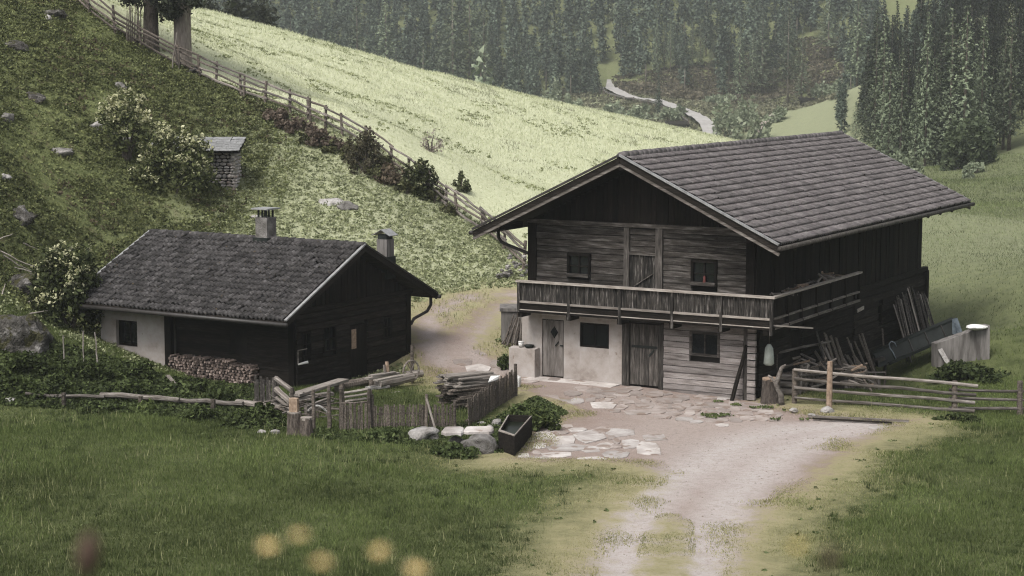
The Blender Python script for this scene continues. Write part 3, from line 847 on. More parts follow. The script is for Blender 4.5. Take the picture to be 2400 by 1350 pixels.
MB().tube([(-1.22, .1, 4.85), (-1.22, .1, 4.52), (-1.1, .1, 4.36), (-.85, .1, 4.27), (-.02, .1, 4.02), (.05, .06, 3.9)], .055, 8).build("downpipe", M['gutter'], FH, smooth=True)
for u in (-.3, BW / 2, BW + .3):
    piece("purlin", (.2, BOF - .15, .2), (u, -BOF / 2 + .02, broof(u) - .37), (0, 0, 0), M['dark_wood_x'], FH)
for v in np.arange(.3, BL + 1.5, 1.5):
    MB().bar((BW + .04, v, broof(BW) - .31), (BW + BOS - .1, v, broof(BW + BOS - .1) - .29), .12, .12).build("rafter_end", M['dark_wood_x'], FH)
WF.piece("doorstep", .2, 3.4, -.25, .0, .05, .75, M['flagstone'])

# things standing at, or hung on, the farmhouse
def in_house(u, v, z): return FHm @ Vector((u, v, z))
fp_ = empty("flower_pot", in_house(6.3, -.09, 3.44)); tag(fp_, "red figure-like pot standing on the sill of the upper right window", "pot")
MB().tube([(0, 0, 0), (0, 0, .04), (0, 0, .12), (0, 0, .17), (0, 0, .23)], [.045, .055, .035, .045, .02], 8).build("pot", M['red_paint'], fp_, smooth=True)

# ================================================================== the cottage
CW, CL, CHE, CHP, COS, COF, COB = 6.25, 8.43, 2.276, 4.315, 1.056, .47, .51
FC = tag(empty("cottage", (-6.903, 58.9, 0), -.56), "small dark log cottage with mossy rolled tiles and two chimneys, left of the farmhouse", "cottage")
FCm = Matrix.Translation((-6.903, 58.9, 0)) @ Matrix.Rotation(-.56, 4, 'Z')
cslope = (CHP - CHE) / (CW / 2 + COS)
def croof(v): return CHP - cslope * abs(v - CW / 2)
m = MB(); prof = [(.6, -.9), (CW - .1, -.9), (CW - .1, croof(CW) - .25), (CW / 2, CHP - .26), (.6, croof(.6) - .25)]
m.add([(-CL, y, z) for y, z in prof] + [(-.1, y, z) for y, z in prof], [(4, 3, 2, 1, 0), (5, 6, 7, 8, 9)] + [(i, (i + 1) % 5, (i + 1) % 5 + 5, i + 5) for i in range(5)])
m.build("wall", M['dark_inside'], FC)
CF = Wall(FC, (0, 0, 0), 0.0); CG = Wall(FC, (0, 0, 0), math.pi / 2)
CF.mb("plaster_wall", [(-8.42, -7.7, -.5, 2.25, -.5, .0), (-6.74, -5.46, -.9, 2.25, -.5, .0), (-7.7, -6.74, -.5, .74, -.5, .0), (-7.7, -6.74, 1.62, 2.25, -.5, .0)], M['plaster'])
CF.window(-7.7, -6.74, .74, 1.62, out=-.2, fw=.07, nx=2, nz=1)
CF.piece("post", -5.46, -5.2, -.9, 2.3, -.12, .06, M['dark_wood_z'])
CF.piece("post", -.22, .0, -.6, 2.3, -.2, .05, M['dark_wood_z'])
CF.piece("beam", -8.4, .0, 2.25, 2.42, -.14, .04, M['dark_wood_x'])
CF.log_rows(-5.2, -.22, -.6, 2.25, .2, M['dark_wood_x'], [(-2.9, -2.2, .9, 1.6)], out=-.45)
# gable end
gh = [(.3, .78, .92, 1.72), (1.42, 2.1, .92, 1.78), (2.85, 3.82, -.6, 1.62), (4.68, 5.22, .95, 1.72)]
CG.log_rows(.05, 6.05, -.6, 2.38, .19, M['dark_wood_x'], gh, out=.11)
CG.piece("corner_post", 6.05, 6.3, -.6, 2.4, -.1, .08, M['dark_wood_z'])
for (b0, b1, c0, c1) in (gh[0], gh[1], gh[3]): CG.window(b0, b1, c0, c1, out=.02, fw=.06, nx=2, nz=2, fo=.05, mat=M['dark_wood_z'])
d4 = CG.mb("door", [(2.85, 3.82, -.5, 1.62, -.1, -.02)], M['dark_wood_z'])
for i in range(5): MB().box(2.87 + i * .188, 2.87 + i * .188 + .18, -.03, .015, -.48, 1.6).build("board", M['dark_wood_z'], d4)
MB().box(2.95, 3.2, -.045, -.031, .85, 1.5).build("lit_door_panel", M['fresh_wood'], d4)  # light brown panel; the light on its wood is put into the colour
CG.piece("beam", -.1, 6.35, 2.38, 2.5, -.08, .13, M['dark_wood_x'])
a = .02
while a < CW - .05:
    b = min(a + random.uniform(.14, .2), CW); z1 = min(croof(a), croof(b)) - .27
    if z1 > 2.55: CG.piece("gable_board", a + .004, b - .006, 2.5, z1, -.06, .06 + random.uniform(-.012, .014), M['dark_wood_z'])
    a = b
CROOF = slabs(FC, CHP - .03, cslope, CW / 2 + COS - .02, -CL - COB, COF, .14, 'u', M['dark_wood_x'], CW / 2)
sl = math.atan(cslope); cs, sn = math.cos(sl), math.sin(sl)
Mc = Matrix(((1, 0, 0, 0), (0, cs, -sn, -COS), (0, sn, cs, CHE), (0, 0, 0, 1)))
old_tile = tile_mesh("tile", .34, .42, 2, .038, M['old_tile'])
lay_tiles(CROOF, Mc, -CL - COB + .04, COF - .05, (CW / 2 + COS) / cs - .04, .34, .31, old_tile, M['old_tile'], FCm, jit=.02)
rt2 = MB().tube([(0, 0, 0), (.42, 0, .015)], [.105, .125], 8).mesh("ridge_tile", M['old_tile'], True)
u = -CL - COB
while u < COF - .3:
    link("ridge_tile", rt2, CROOF, (u, CW / 2, CHP - .02), (0, random.uniform(-.03, .03), random.uniform(-.03, .03))); u += .36
for sgn in (-1, 1):
    e = (CW / 2 + sgn * (CW / 2 + COS), CHE)
    for uu, mt in ((COF + .02, M['metal_edge'] if sgn < 0 else M['gutter']), (-CL - COB - .02, M['metal_edge'])):
        MB().bar((uu, CW / 2, CHP + .03), (uu, e[0], e[1] + .03), .10, .05).build("verge_strip", mt, FC)
        MB().bar((uu, CW / 2, CHP - .1), (uu, e[0], e[1] - .1), .05, .2).build("bargeboard", M['dark_wood_x'], FC)
    MB().tube([(-CL - COB - .1, e[0] + sgn * .05, e[1] - .12), (COF + .12, e[0] + sgn * .05, e[1] - .1)], .07, 8).build("gutter", M['gutter'], FC, smooth=True)
MB().tube([(.2, CW + COS + .03, CHE - .1), (.2, CW + COS + .03, CHE - .42), (.2, CW + COS - .2, CHE - .62), (.15, CW + .12, CHE - .8), (.05, CW + .08, CHE - 1.0)], .055, 8).build("downpipe", M['gutter'], FC, smooth=True)
# chimneys: bricks of their own under the plaster are not seen; body, band, cap
def chimney(u, v, z0, z1, w, kind):
    b = MB().box(u - w / 2, u + w / 2, v - w / 2, v + w / 2, z0, z1).build("chimney", M['stone'] if kind == 0 else M['concrete'], CROOF)
    if kind == 0:
        MB().box(u - w / 2 - .07, u + w / 2 + .07, v - w / 2 - .07, v + w / 2 + .07, z0, z0 + .42).build("collar", M['dark_metal'], b)
        for i in (-1, 0, 1):
            for j in (-1, 1): MB().box(u + i * .17 - .025, u + i * .17 + .025, v + j * .17 - .025, v + j * .17 + .025, z1, z1 + .27).build("support", M['dark_metal'], b)
        MB().box(u - .36, u + .36, v - .34, v + .34, z1 + .27, z1 + .32).build("cap", M['metal_edge'], b)
    else:
        MB().box(u - w / 2 - .04, u + w / 2 + .04, v - w / 2 - .04, v + w / 2 + .04, z0, z0 + .75).build("collar", M['dark_metal'], b)
        MB().box(u - w / 2 + .03, u + w / 2 - .03, v - w / 2 + .03, v + w / 2 - .03, z1, z1 + .16).build("flue", M['dark_metal'], b)
        MB().add([(u - .36, v - .26, z1 + .14), (u, v - .26, z1 + .34), (u + .36, v - .26, z1 + .14), (u - .36, v + .26, z1 + .14), (u, v + .26, z1 + .34), (u + .36, v + .26, z1 + .14),
                  (u - .36, v - .26, z1 + .12), (u, v - .26, z1 + .32), (u + .36, v - .26, z1 + .12), (u - .36, v + .26, z1 + .12), (u, v + .26, z1 + .32), (u + .36, v + .26, z1 + .12)],
                 [(0, 3, 4, 1), (1, 4, 5, 2), (6, 7, 10, 9), (7, 8, 11, 10), (0, 1, 7, 6), (1, 2, 8, 7), (3, 9, 10, 4), (4, 10, 11, 5), (0, 6, 9, 3), (2, 5, 11, 8)]).build("cap", M['metal_edge'], b)
chimney(-3.72, CW / 2 + .05, 3.95, 5.05, .5, 0)
chimney(-.08, 5.05, 3.0, 4.34, .42, 1)
# firewood stacked in the cottage's recess
fw = tag(empty("firewood_stack", tuple(FCm @ Vector((-3.5, -.1, -.3))), -.56), "long stack of split firewood under the cottage eave, beside the plastered wall", "firewood")
for k in range(300):
    col_, row = k % 30, k // 30
    x = -1.72 + col_ * .118 + (row % 2) * .05 + random.uniform(-.02, .02); z = .05 + row * .095
    if row == 9 and (x > .9 or random.random() < .3): continue
    r_ = random.uniform(.038, .056)
    n_ = random.choice((3, 4, 5)); t0 = random.uniform(0, 6.28)
    poly = [(r_ * math.cos(t0 + 6.283 * i / n_), r_ * math.sin(t0 + 6.283 * i / n_)) for i in range(n_)]
    mm = MB(); yy = random.uniform(-.05, .04)
    mm.add([(a_, yy, b_) for a_, b_ in poly] + [(a_, .4, b_) for a_, b_ in poly], [tuple(range(n_)), tuple(reversed(range(n_, 2 * n_)))] + [(i, n_ + i, n_ + (i + 1) % n_, (i + 1) % n_) for i in range(n_)])
    mm.build("firewood_log", M['firewood'] if 'firewood' in M else M['pale_wood_x'], fw, (x, 0, z))

# ================================================================== things in the yard and on the slopes
class Thing:
    """an Empty at the thing's base; parts are given in world coordinates"""
    def __init__(s, name, label, cat, loc, group=None):
        s.o = tag(empty(name, tuple(loc)), label, cat, group); s.l = Vector(loc)
    def build(s, mb, name, mat, smooth=False, parent=None):
        mb.v = [(a - s.l.x, b - s.l.y, c - s.l.z) for a, b, c in mb.v]
        return mb.build(name, mat, parent or s.o, smooth=smooth)
    def log(s, name, a, b, r0, r1, mat, n=7, bend=.03, k=4):
        a, b = Vector(a), Vector(b); L = (b - a).length
        pts = []; rad = []
        for i in range(k + 1):
            t = i / k; p = a.lerp(b, t)
            if 0 < i < k: p += Vector((random.uniform(-1, 1), random.uniform(-1, 1), random.uniform(-1, 1))) * bend * min(L, 3) * .5
            pts.append(p - s.l); rad.append((r0 + (r1 - r0) * t) * random.uniform(.92, 1.08))
        # the mesh lies along local x so that the grain follows it
        m = MB().tube(pts, rad, n)
        d = (b - a).normalized(); q = d.to_track_quat('X', 'Z').to_matrix().to_4x4(); q.translation = a - s.l
        qi = q.inverted(); m.v = [tuple(qi @ Vector(v)) for v in m.v]
        o = m.build(name, mat, s.o); o.matrix_local = q
        return o
    def board(s, name, a, b, w, h, mat, up=(0, 0, 1)):
        a, b = Vector(a), Vector(b); d = b - a
        x = d.normalized(); z = Vector(up); y = z.cross(x)
        if y.length < 1e-3: y = Vector((0, 1, 0)).cross(x)
        y.normalize(); z = x.cross(y)
        q = Matrix((x, y, z)).transposed().to_4x4(); q.translation = (a + b) / 2 - s.l
        o = piece(name, (d.length, w, h), (0, 0, 0), (0, 0, 0), mat, s.o); o.matrix_local = q
        return o

def up(p, dz): return Vector((p.x, p.y, p.z + dz))
def seat(p, dz=0.0): return Vector((p.x, p.y, h1(p.x, p.y) + dz))

# ---- hill fence
T = Thing("rail_fence", "long weathered rail fence climbing the hillside past the two tree trunks", "fence", FENCE[-1])
ppm = [F_PX / p.y for p in FENCE]
for i, p in enumerate(FENCE):
    hgt = random.uniform(.95, 1.2) * (1.15 if i < 6 else 1)
    lean = Vector((random.uniform(-.12, .12), random.uniform(-.1, .1), 0))
    T.log("post", up(p, -.2), up(p, hgt) + lean, .075, .06, M['post_wood'], 6, .01, 2)
    if i % 3 == 1:
        q = p + Vector((.12, -.12, 0)); T.log("post", up(q, -.2), up(q, hgt * .95) - lean, .06, .05, M['post_wood'], 6, .01, 2)
for i in range(len(FENCE) - 1):
    a, b = FENCE[i], FENCE[i + 1]
    for zz in ((.25, .5, .78, 1.0) if (i < 8 or i > 15) else (.3, .62, .95)):
        j = lambda: Vector((random.uniform(-.05, .05), random.uniform(-.12, .04), random.uniform(-.06, .06)))
        d = (b - a) * .08
        T.log("rail", up(a, zz) - d + j(), up(b, zz) + d + j(), .062, .048, M['post_wood'] if i < 5 or random.random() < .3 else M['rail_wood'], 6, .03, 3)
# stakes crossed beside the pale trunk
T = Thing("fence_stakes", "two thin stakes crossed against the fence in front of the pale trunk", "stakes", G(412, 168))
T.log("stake", G(404, 160), up(G(404, 160), 1.7) + Vector((.25, 0, 0)), .035, .025, M['rail_wood'], 5)
T.log("stake", G(420, 166), up(G(420, 166), 1.5) + Vector((-.2, 0, 0)), .035, .025, M['rail_wood'], 5)

# ---- right yard fence
fr = [G(1862, 945), G(1943, 962), G(2238, 966), G(2391, 975), G(2520, 985)]
T = Thing("yard_rail_fence", "four-rail fence of pale poles between the barn side and the right lawn", "fence", fr[1])
T.log("post", up(fr[0], -.2), up(fr[0], 1.05), .09, .08, M['post_wood'], 7, .01, 2)
tp = AT(1943, 847, fr[1].y)
o = T.log("post", up(fr[1], -.2), Vector((fr[1].x, fr[1].y, tp.z)), .085, .08, M['fresh_wood'], 8, .01, 2); o["label"] = "pale new post with a sawn top"
T.log("post", up(fr[2], -.2), AT(2238, 893, fr[2].y), .1, .085, M['post_wood'], 7, .01, 2)
T.log("post", up(fr[3], -.2), AT(2391, 893, fr[3].y), .1, .09, M['post_wood'], 7, .01, 2)
for (xa, ya, xb, yb) in [(1860, 866, 2292, 905), (1861, 887, 2288, 926), (1861, 908, 2285, 944), (1861, 932, 2284, 963)]:
    ya_ = fr[0].y - .12 ; yb_ = fr[2].y - .14
    T.log("rail", AT(xa, ya, ya_), AT(xb, yb, yb_), .045, .056, M['pale_wood_x'] if ya < 880 else M['rail_wood'], 7, .02, 5)  # top rail in paler wood: the light on it is put into the colour
for (xa, ya, xb, yb) in [(2225, 913, 2402, 917), (2225, 934, 2402, 938), (2225, 956, 2402, 958), (2225, 974, 2402, 977)]:
    T.log("rail", AT(xa, ya, fr[2].y + .12), AT(xb, yb, fr[3].y + .1), .045, .045, M['rail_wood'], 7, .015, 3)
    T.log("rail", AT(xb, yb, fr[3].y + .1), AT(2540, yb + 6, fr[4].y + .1), .045, .045, M['rail_wood'], 7, .015, 3)

# ---- garden picket fence
def pickets(T, a, b, n, h0, h1_, w, mat, skip=.03, zo=0):
    d = b - a
    for k in range(n):
        if random.random() < skip: continue
        t = (k + .5) / n; p = a + d * t; p = seat(p, -.05)
        hh = (h0 + (h1_ - h0) * t) * random.uniform(.93, 1.07)
        lean = Vector((random.uniform(-.03, .03), random.uniform(-.03, .03), 0))
        T.board("picket", p, up(p, hh) + lean, w * random.uniform(.8, 1.15), .022, mat, up=(d.y, -d.x, 0))
ga, gb, gc, gd = G(868, 1006), G(1068, 1004), G(1098, 1003), G(1208, 928)
T = Thing("picket_fence", "low grey picket fence with slim pales along the front of the cottage garden", "fence", (ga + gb) / 2)
pickets(T, ga, gb, 34, .70, .74, .055, M['post_wood'])
T.log("rail", up(ga, .42) + Vector((0, .05, 0)), up(gb, .42) + Vector((0, .05, 0)), .03, .03, M['post_wood'], 6)
T.log("rail", up(ga, .12) + Vector((0, .05, 0)), up(gb, .12) + Vector((0, .05, 0)), .03, .03, M['post_wood'], 6)
for px in (872, 1000, 1066): T.log("post", up(G(px, 1006), -.1), up(G(px, 1006), 1.0 if px != 1066 else .8), .05, .045, M['post_wood'], 6)
T = Thing("picket_fence", "close-set tall picket fence running up from the trough to the farmhouse corner", "fence", (gc + gd) / 2)
pickets(T, gc, gd, 58, .86, .86, .062, M['post_wood'], .0)
T.log("rail", up(gc, .62) + Vector((-.06, .02, 0)), up(gd, .62) + Vector((-.06, .02, 0)), .03, .03, M['post_wood'], 6)
T.log("rail", up(gc, .2) + Vector((-.06, .02, 0)), up(gd, .2) + Vector((-.06, .02, 0)), .03, .03, M['post_wood'], 6)
T.log("post", up(gd, -.1), up(gd, 1.0), .06, .05, M['post_wood'], 6)
T = Thing("picket_fence", "wide-paled fence piece beside the chopping stumps", "fence", G(825, 1010))
da, db = G(796, 1012), G(868, 1008)
pickets(T, da, db, 9, .8, .85, .075, M['post_wood'], .0)
for px in (735, 772, 800, 866): T.log("post", up(G(px, 1008), -.1), up(G(px, 1008), random.uniform(1.15, 1.3)), .06, .05, M['post_wood'], 6)
T.log("rail", up(da, .8) + Vector((0, .05, 0)), up(db, .8) + Vector((0, .05, 0)), .03, .03, M['post_wood'], 6)
T = Thing("board_gate", "small upright-board gate standing below the firewood stack", "gate", G(622, 960))
pickets(T, G(596, 958), G(650, 966), 8, 1.0, 1.05, .095, M['grey_wood_z'], .0)
T.log("rail", up(G(594, 958), .25) + Vector((0, .05, 0)), up(G(652, 966), .25) + Vector((0, .05, 0)), .03, .03, M['post_wood'], 6)
T.log("rail", up(G(594, 958), .8) + Vector((0, .05, 0)), up(G(652, 966), .8) + Vector((0, .05, 0)), .03, .03, M['post_wood'], 6)
gp = G(668, 985)
T = Thing("pole_rails", "short run of doubled round rails slanting down beside the board gate", "fence", gp)
for (a_, b_, c_, d_, r_) in [(646, 886, 686, 916, .07), (652, 893, 688, 921, .06), (648, 912, 682, 944, .09), (648, 932, 680, 958, .05), (664, 946, 684, 966, .05)]:
    T.log("rail", AT(a_, b_, gp.y + .9), AT(c_, d_, gp.y + .1), r_, r_, M['rail_wood'], 7, .02, 3)
for px, py in ((650, 962), (686, 985)): T.log("post", up(G(px, py), -.1), up(G(px, py), .95), .06, .05, M['post_wood'], 6)
T = Thing("rail_fence", "few short pale rails on a post inside the cottage garden", "fence", G(818, 965))
for (a_, b_, c_, d_) in [(806, 921, 862, 912), (806, 931, 866, 922), (810, 941, 858, 934)]:
    T.log("rail", AT(a_, b_, 55.4), AT(c_, d_, 55.9), .04, .04, M['pale_wood_x'], 6, .02, 3)
T.log("post", up(G(803, 975), -.1), AT(800, 905, G(803, 975).y), .08, .07, M['post_wood'], 6)
T.log("post", up(G(866, 975), -.1), AT(868, 915, G(866, 975).y), .06, .05, M['post_wood'], 6)

# ---- long low beams in the weeds, left front
T = Thing("beam", "long low round beams laid end to end through the weeds in front of the cottage", "beam", G(400, 955))
for (a_, b_, c_, d_, r_) in [(60, 922, 245, 930, .055), (235, 926, 420, 938, .085), (400, 935, 570, 946, .075), (555, 942, 672, 956, .095)]:
    g0 = G(a_, b_ + 14); g1 = G(c_, d_ + 16)
    T.log("log", AT(a_, b_, g0.y), AT(c_, d_, g1.y), r_, r_ * .9, M['rail_wood'], 8, .03, 4)
for px in (150, 330, 500, 610):
    g0 = G(px, 955 + (px - 150) * .045); T.log("support", up(g0, -.1), up(g0, .45), .07, .07, M['post_wood'], 6)
T = Thing("board", "short pale board lying on the bank below the plaster wall", "board", G(402, 898))
T.board("board", G(393, 888) + Vector((0, 0, .12)), G(411, 908) + Vector((0, 0, .08)), .14, .03, M['pale_wood_x'])

# ---- stumps and chopping block
def stump(px, py, w, h, label, mat=None, seed=1):
    g = G(px, py); T = Thing("tree_stump", label, "stump", g)
    n = 14; rs = random.Random(seed); pts = []
    m = MB()
    prof = [(1.18, -.08), (1.05, h * .2), (.95, h * .6), (.97, h)]
    for f_, z in prof:
        for k in range(n):
            t = 2 * math.pi * k / n; rr = w / 2 * f_ * (1 + .07 * math.sin(3 * t + seed) + rs.uniform(-.05, .05))
            m.v.append((g.x + rr * math.cos(t), g.y + rr * math.sin(t), g.z + z + (rs.uniform(-.03, .03) if z == h else 0)))
    for i in range(3):
        for k in range(n): m.f.append((i * n + k, i * n + (k + 1) % n, (i + 1) * n + (k + 1) % n, (i + 1) * n + k))
    T.build(m, "trunk", M['bark'])
    m2 = MB(); m2.prism([(g.x + w / 2 * .93 * math.cos(2 * math.pi * k / n), g.y + w / 2 * .93 * math.sin(2 * math.pi * k / n)) for k in range(n)], g.z + h - .05, g.z + h + .025)
    T.build(m2, "cut_face", mat or M['pale_wood_x'])
    return g
g = stump(690, 1018, .42, .62, "taller rough stump on the left, with a split billet on its top", seed=2)
stump(719, 1021, .36, .5, "squat broad stump right of the taller chopping stump", seed=5)
T = Thing("billet", "light split billet standing upright on the taller stump", "billet", up(g, .645))
bm_ = MB(); bm_.prism([(g.x - .13, g.y - .09), (g.x + .1, g.y - .11), (g.x + .14, g.y + .05), (g.x - .02, g.y + .12), (g.x - .14, g.y + .06)], g.z + .645, g.z + 1.02)
T.build(bm_, "billet", M['fresh_wood'])
g = G(742, 985)
T = Thing("wheel_rim", "half-buried pale wheel rim leaning beside the stumps", "wheel rim", g)
m = MB(); arc = [(AT(722 + 48 * t, 973 - 22 * math.sin(math.pi * (.15 + .8 * t)), g.y)) for t in np.linspace(0, 1, 12)]
m.tube(arc, .035, 7); T.build(m, "rim", M['pale_stone'])
for t in (.3, .5, .7):
    a_ = AT(745, 980, g.y); b_ = arc[int(t * 11)]; m = MB().tube([a_, b_], .018, 5); T.build(m, "spoke", M['post_wood'])

# ---- benches of logs and planks before the cottage gable
def plank_on(name, label, pts, w, h, mat, cat="plank", legs=True):
    a, b = pts; c = (a + b) / 2; c = seat(c)
    T = Thing(name, label, cat, c)
    T.board("board", a, b, w, h, mat)
    if legs:
        for t in (.15, .85):
            p = a.lerp(b, t); q = seat(p, -.05); T.log("leg", q, up(p, -h / 2), .09, .08, M['post_wood'], 6, .01, 1)
y0 = 56.6
plank_on("plank_bench", "thick grey plank bench in front of the cottage gable", (PZ(690, 926, .42), PZ(806, 890, .42)), .38, .08, M['pale_wood_x'], "bench")
plank_on("plank_bench", "lower grey plank lying below the thick bench by the cottage", (PZ(690, 935, .3), PZ(778, 922, .3)), .22, .1, M['rail_wood'], "bench")
plank_on("board", "old board propped on edge behind the half-buried wheel rim", (PZ(716, 962, .25), PZ(768, 942, .25)), .1, .25, M['rail_wood'])
def log_thing(label, a, b, r, mat=None, name="log"):
    T = Thing(name, label, "log", seat((a + b) / 2)); T.log("log", a, b, r, r * .9, mat or M['rail_wood'], 10, .01, 4); return T
log_thing("stout debarked log beside the cottage gable", PZ(886, 900, .22), PZ(966, 884, .22), .17, M['pale_wood_x'])
log_thing("log end jutting out beyond the cottage corner", PZ(955, 880, .2), PZ(988, 875, .2), .13, M['pale_wood_x'])
T = Thing("plank_stack", "three weathered planks stacked along the cottage gable", "planks", seat(PZ(900, 895, .3)))
for k, (a_, b_, c_, d_) in enumerate([(858, 888, 932, 874), (868, 881, 924, 872), (880, 892, 940, 880)]):
    T.board("plank", PZ(a_, b_, .45 + .06 * (k == 1)), PZ(c_, d_, .45 + .06 * (k == 1)), .2, .05, M['pale_wood_x'])
for px, py in ((872, 895), (925, 885)): T.log("support", seat(PZ(px, py, .2), -.05), up(seat(PZ(px, py, .2)), .42), .1, .1, M['post_wood'], 7, .01, 1)
T = Thing("upright_log", "light upright log leaning at the cottage wall", "log", seat(PZ(908, 876, .45), .45))
T.log("log", PZ(908, 874, .5), PZ(908, 874, .5) + Vector((-.02, .05, .36)), .07, .06, M['fresh_wood'], 8, .01, 2)
T.log("log", PZ(902, 876, .5), PZ(902, 876, .5) + Vector((-.02, .05, .28)), .04, .04, M['rail_wood'], 7, .01, 2)

# ---- stones and rocks
def rock(name, label, c, size, seed, mat, sub=3, flat=.0, cat="rock", amp=.33, rz=0.0, group=None):
    bm = bmesh.new(); bmesh.ops.create_icosphere(bm, subdivisions=sub, radius=1.0)
    co = np.array([v.co[:] for v in bm.verts])
    dsp = 1 + amp * fbm(co * 1.3, seed, 4)
    # chipped facets: pull points beyond a few random planes back onto them
    rr = np.random.default_rng(seed); co = co * dsp[:, None]
    for _ in range(9):
        nrm = rr.normal(size=3); nrm /= np.linalg.norm(nrm); dd = co @ nrm; lim = rr.uniform(.62, .9)
        ex = np.maximum(dd - lim, 0); co -= ex[:, None] * nrm * .9
    if flat: co[:, 2] = np.minimum(co[:, 2], flat) + .05 * (co[:, 2] > flat) * rr.random(len(co))
    for v, q in zip(bm.verts, co): v.co = q * np.array(size) / 2
    me = D.meshes.new(name); bm.to_mesh(me); bm.free(); me.materials.append(mat)
    if sub > 2: me.polygons.foreach_set("use_smooth", rr.random(len(me.polygons)) < .75)
    o = link(name, me, None, c, (0, 0, rz)); tag(o, label, cat if label else None, group)
    return o
def grock(name, label, px, py, wpx, hpx, seed, mat, dep=1.0, sink=.2, **k):
    """a rock whose foot stands at the pixel, wpx x hpx large in the photograph"""
    g = G(px, py); s = g.y / F_PX
    return rock(name, label, Vector((g.x, g.y + wpx * s * dep * .4, g.z + hpx * s * (.5 - sink))), (wpx * s * 1.08, wpx * s * dep, hpx * s * 1.25), seed, mat, **k)
grock("boulder", "rounded boulder under the stone bench beside the trough", 1128, 1064, 88, 52, 3, M['stone'], .8)
grock("boulder", "smaller boulder left under the stone bench, half hidden by weeds", 1072, 1052, 50, 34, 13, M['stone'], .8)
grock("rock", "white rounded rock at the lawn edge left of the stone bench", 986, 1036, 78, 36, 4, M['pale_stone'], .7, amp=.55)
gb_ = G(1100, 1045)
slab = tag(empty("stone_bench", (gb_.x, gb_.y, gb_.z)), "pale flat stone slab laid as a bench beside the trough", "bench")
for (xa, xb, ya, yb) in [(1035, 1088, 999, 1014), (1084, 1158, 999, 1012)]:
    q = [PZ(xa, yb, .52), PZ(xb, yb - 1, .52), PZ(xb - 2, ya, .52), PZ(xa + 4, ya, .52)]
    c_ = sum(q, Vector()) / 4; w_ = (q[1] - q[0]).length; d_ = (q[3] - q[0]).length
    rs = random.Random(int(xa)); ex_ = (q[1] - q[0]) / 2; ey_ = (q[3] - q[0]) / 2; n_ = 13
    ring = [c_ - gb_ + ex_ * math.copysign(abs(math.cos(t)) ** .5, math.cos(t)) * rs.uniform(.86, 1.05) + ey_ * math.copysign(abs(math.sin(t)) ** .5, math.sin(t)) * rs.uniform(.8, 1.1) for t in (6.283 * i / n_ for i in range(n_))]
    m = MB(); m.v = [(p.x, p.y, .43 - gb_.z + rs.uniform(-.02, .02)) for p in ring] + [(p.x * 1.0, p.y, .50 - gb_.z + rs.uniform(-.012, .012)) for p in ring] + [((p.x - c_.x + gb_.x) * .9 + c_.x - gb_.x, (p.y - c_.y + gb_.y) * .9 + c_.y - gb_.y, .53 - gb_.z) for p in ring]
    m.f = [tuple(reversed(range(n_)))] + [(i, (i + 1) % n_, n_ + (i + 1) % n_, n_ + i) for i in range(n_)] + [(n_ + i, n_ + (i + 1) % n_, 2 * n_ + (i + 1) % n_, 2 * n_ + i) for i in range(n_)] + [tuple(range(2 * n_, 3 * n_))]
    m.build("slab", M['flagstone'], slab)
# hillside outcrops: (label, px, py foot, w, h)
for k, (lb, px, py, w, h, mt) in enumerate([
    ("large mossy grey outcrop at the left edge beside the cottage bank", 42, 838, 150, 150, 'mossy_rock'),
    ("grey rock ledge above the large mossy outcrop", 40, 685, 70, 48, 'mossy_rock'),
    ("pale rock lying on the slope above the cottage roof", 775, 482, 60, 22, 'pale_stone'),
    ("dark grey rock next to the pale one above the cottage roof", 815, 494, 50, 28, 'stone'),
    ("small pale stone left of the first chimney", 597, 512, 26, 13, 'pale_stone'),
    ("grey rock high on the left slope with a white stone before it", 122, 42, 60, 26, 'mossy_rock'),
    ("white stone below the grey rock at the upper left", 113, 46, 18, 16, 'pale_stone'),
    ("long pale rock ledge left of the flowering bushes", 222, 304, 50, 24, 'pale_stone'),
    ("pale ledge continuing down to the flowering bush", 285, 332, 44, 16, 'stone'),
    ("low rock step in the heath at the left", 130, 362, 70, 24, 'stone'),
    ("brown patchy rock on the slope at mid left", 78, 236, 46, 24, 'mossy_rock'),
    ("reddish bare rock on the slope above the bushes", 282, 212, 34, 26, 'stone'),
    ("rock at the left edge halfway up the slope", 10, 282, 40, 26, 'stone'),
    ("grey rock at the lower left of the heath", 45, 522, 62, 44, 'mossy_rock'),
    ("dark rock near the top left edge", 30, 118, 60, 30, 'mossy_rock'),
    ("stone at the left edge below the middle", 4, 420, 26, 18, 'pale_stone'),
    ("stone beside the hill fence under the pale trunk", 445, 172, 46, 22, 'mossy_rock')]):
    grock("rock", lb, px, py, w * 1.1, h, 20 + k, M[mt], .9, amp=.5, sink=.36, rz=random.uniform(-.4, .4))
for k, (lb, px, py, w, h) in enumerate([("pale stone lying in the weeds left of the stumps", 645, 1018, 26, 12), ("second pale stone in the weeds left of the stumps", 612, 1016, 20, 9), ("pale stone in the weeds at the far left", 18, 945, 36, 14),
    ("white stone at the wall end beneath the yard fence", 1905, 978, 22, 9), ("round stone by the foot of the yard fence", 1862, 966, 20, 11), ("stone lump on the dirt below the yard fence", 1940, 968, 36, 14),
    ("pale rock in the nettles behind the trough", 1165, 1000, 26, 18), ("second pale rock behind the trough", 1148, 1008, 22, 12), ("light stone slab edge behind the trough", 1128, 996, 26, 8)]):
    grock("stone", lb, px, py, w, h, 60 + k, M['pale_stone'], .9, sub=2)
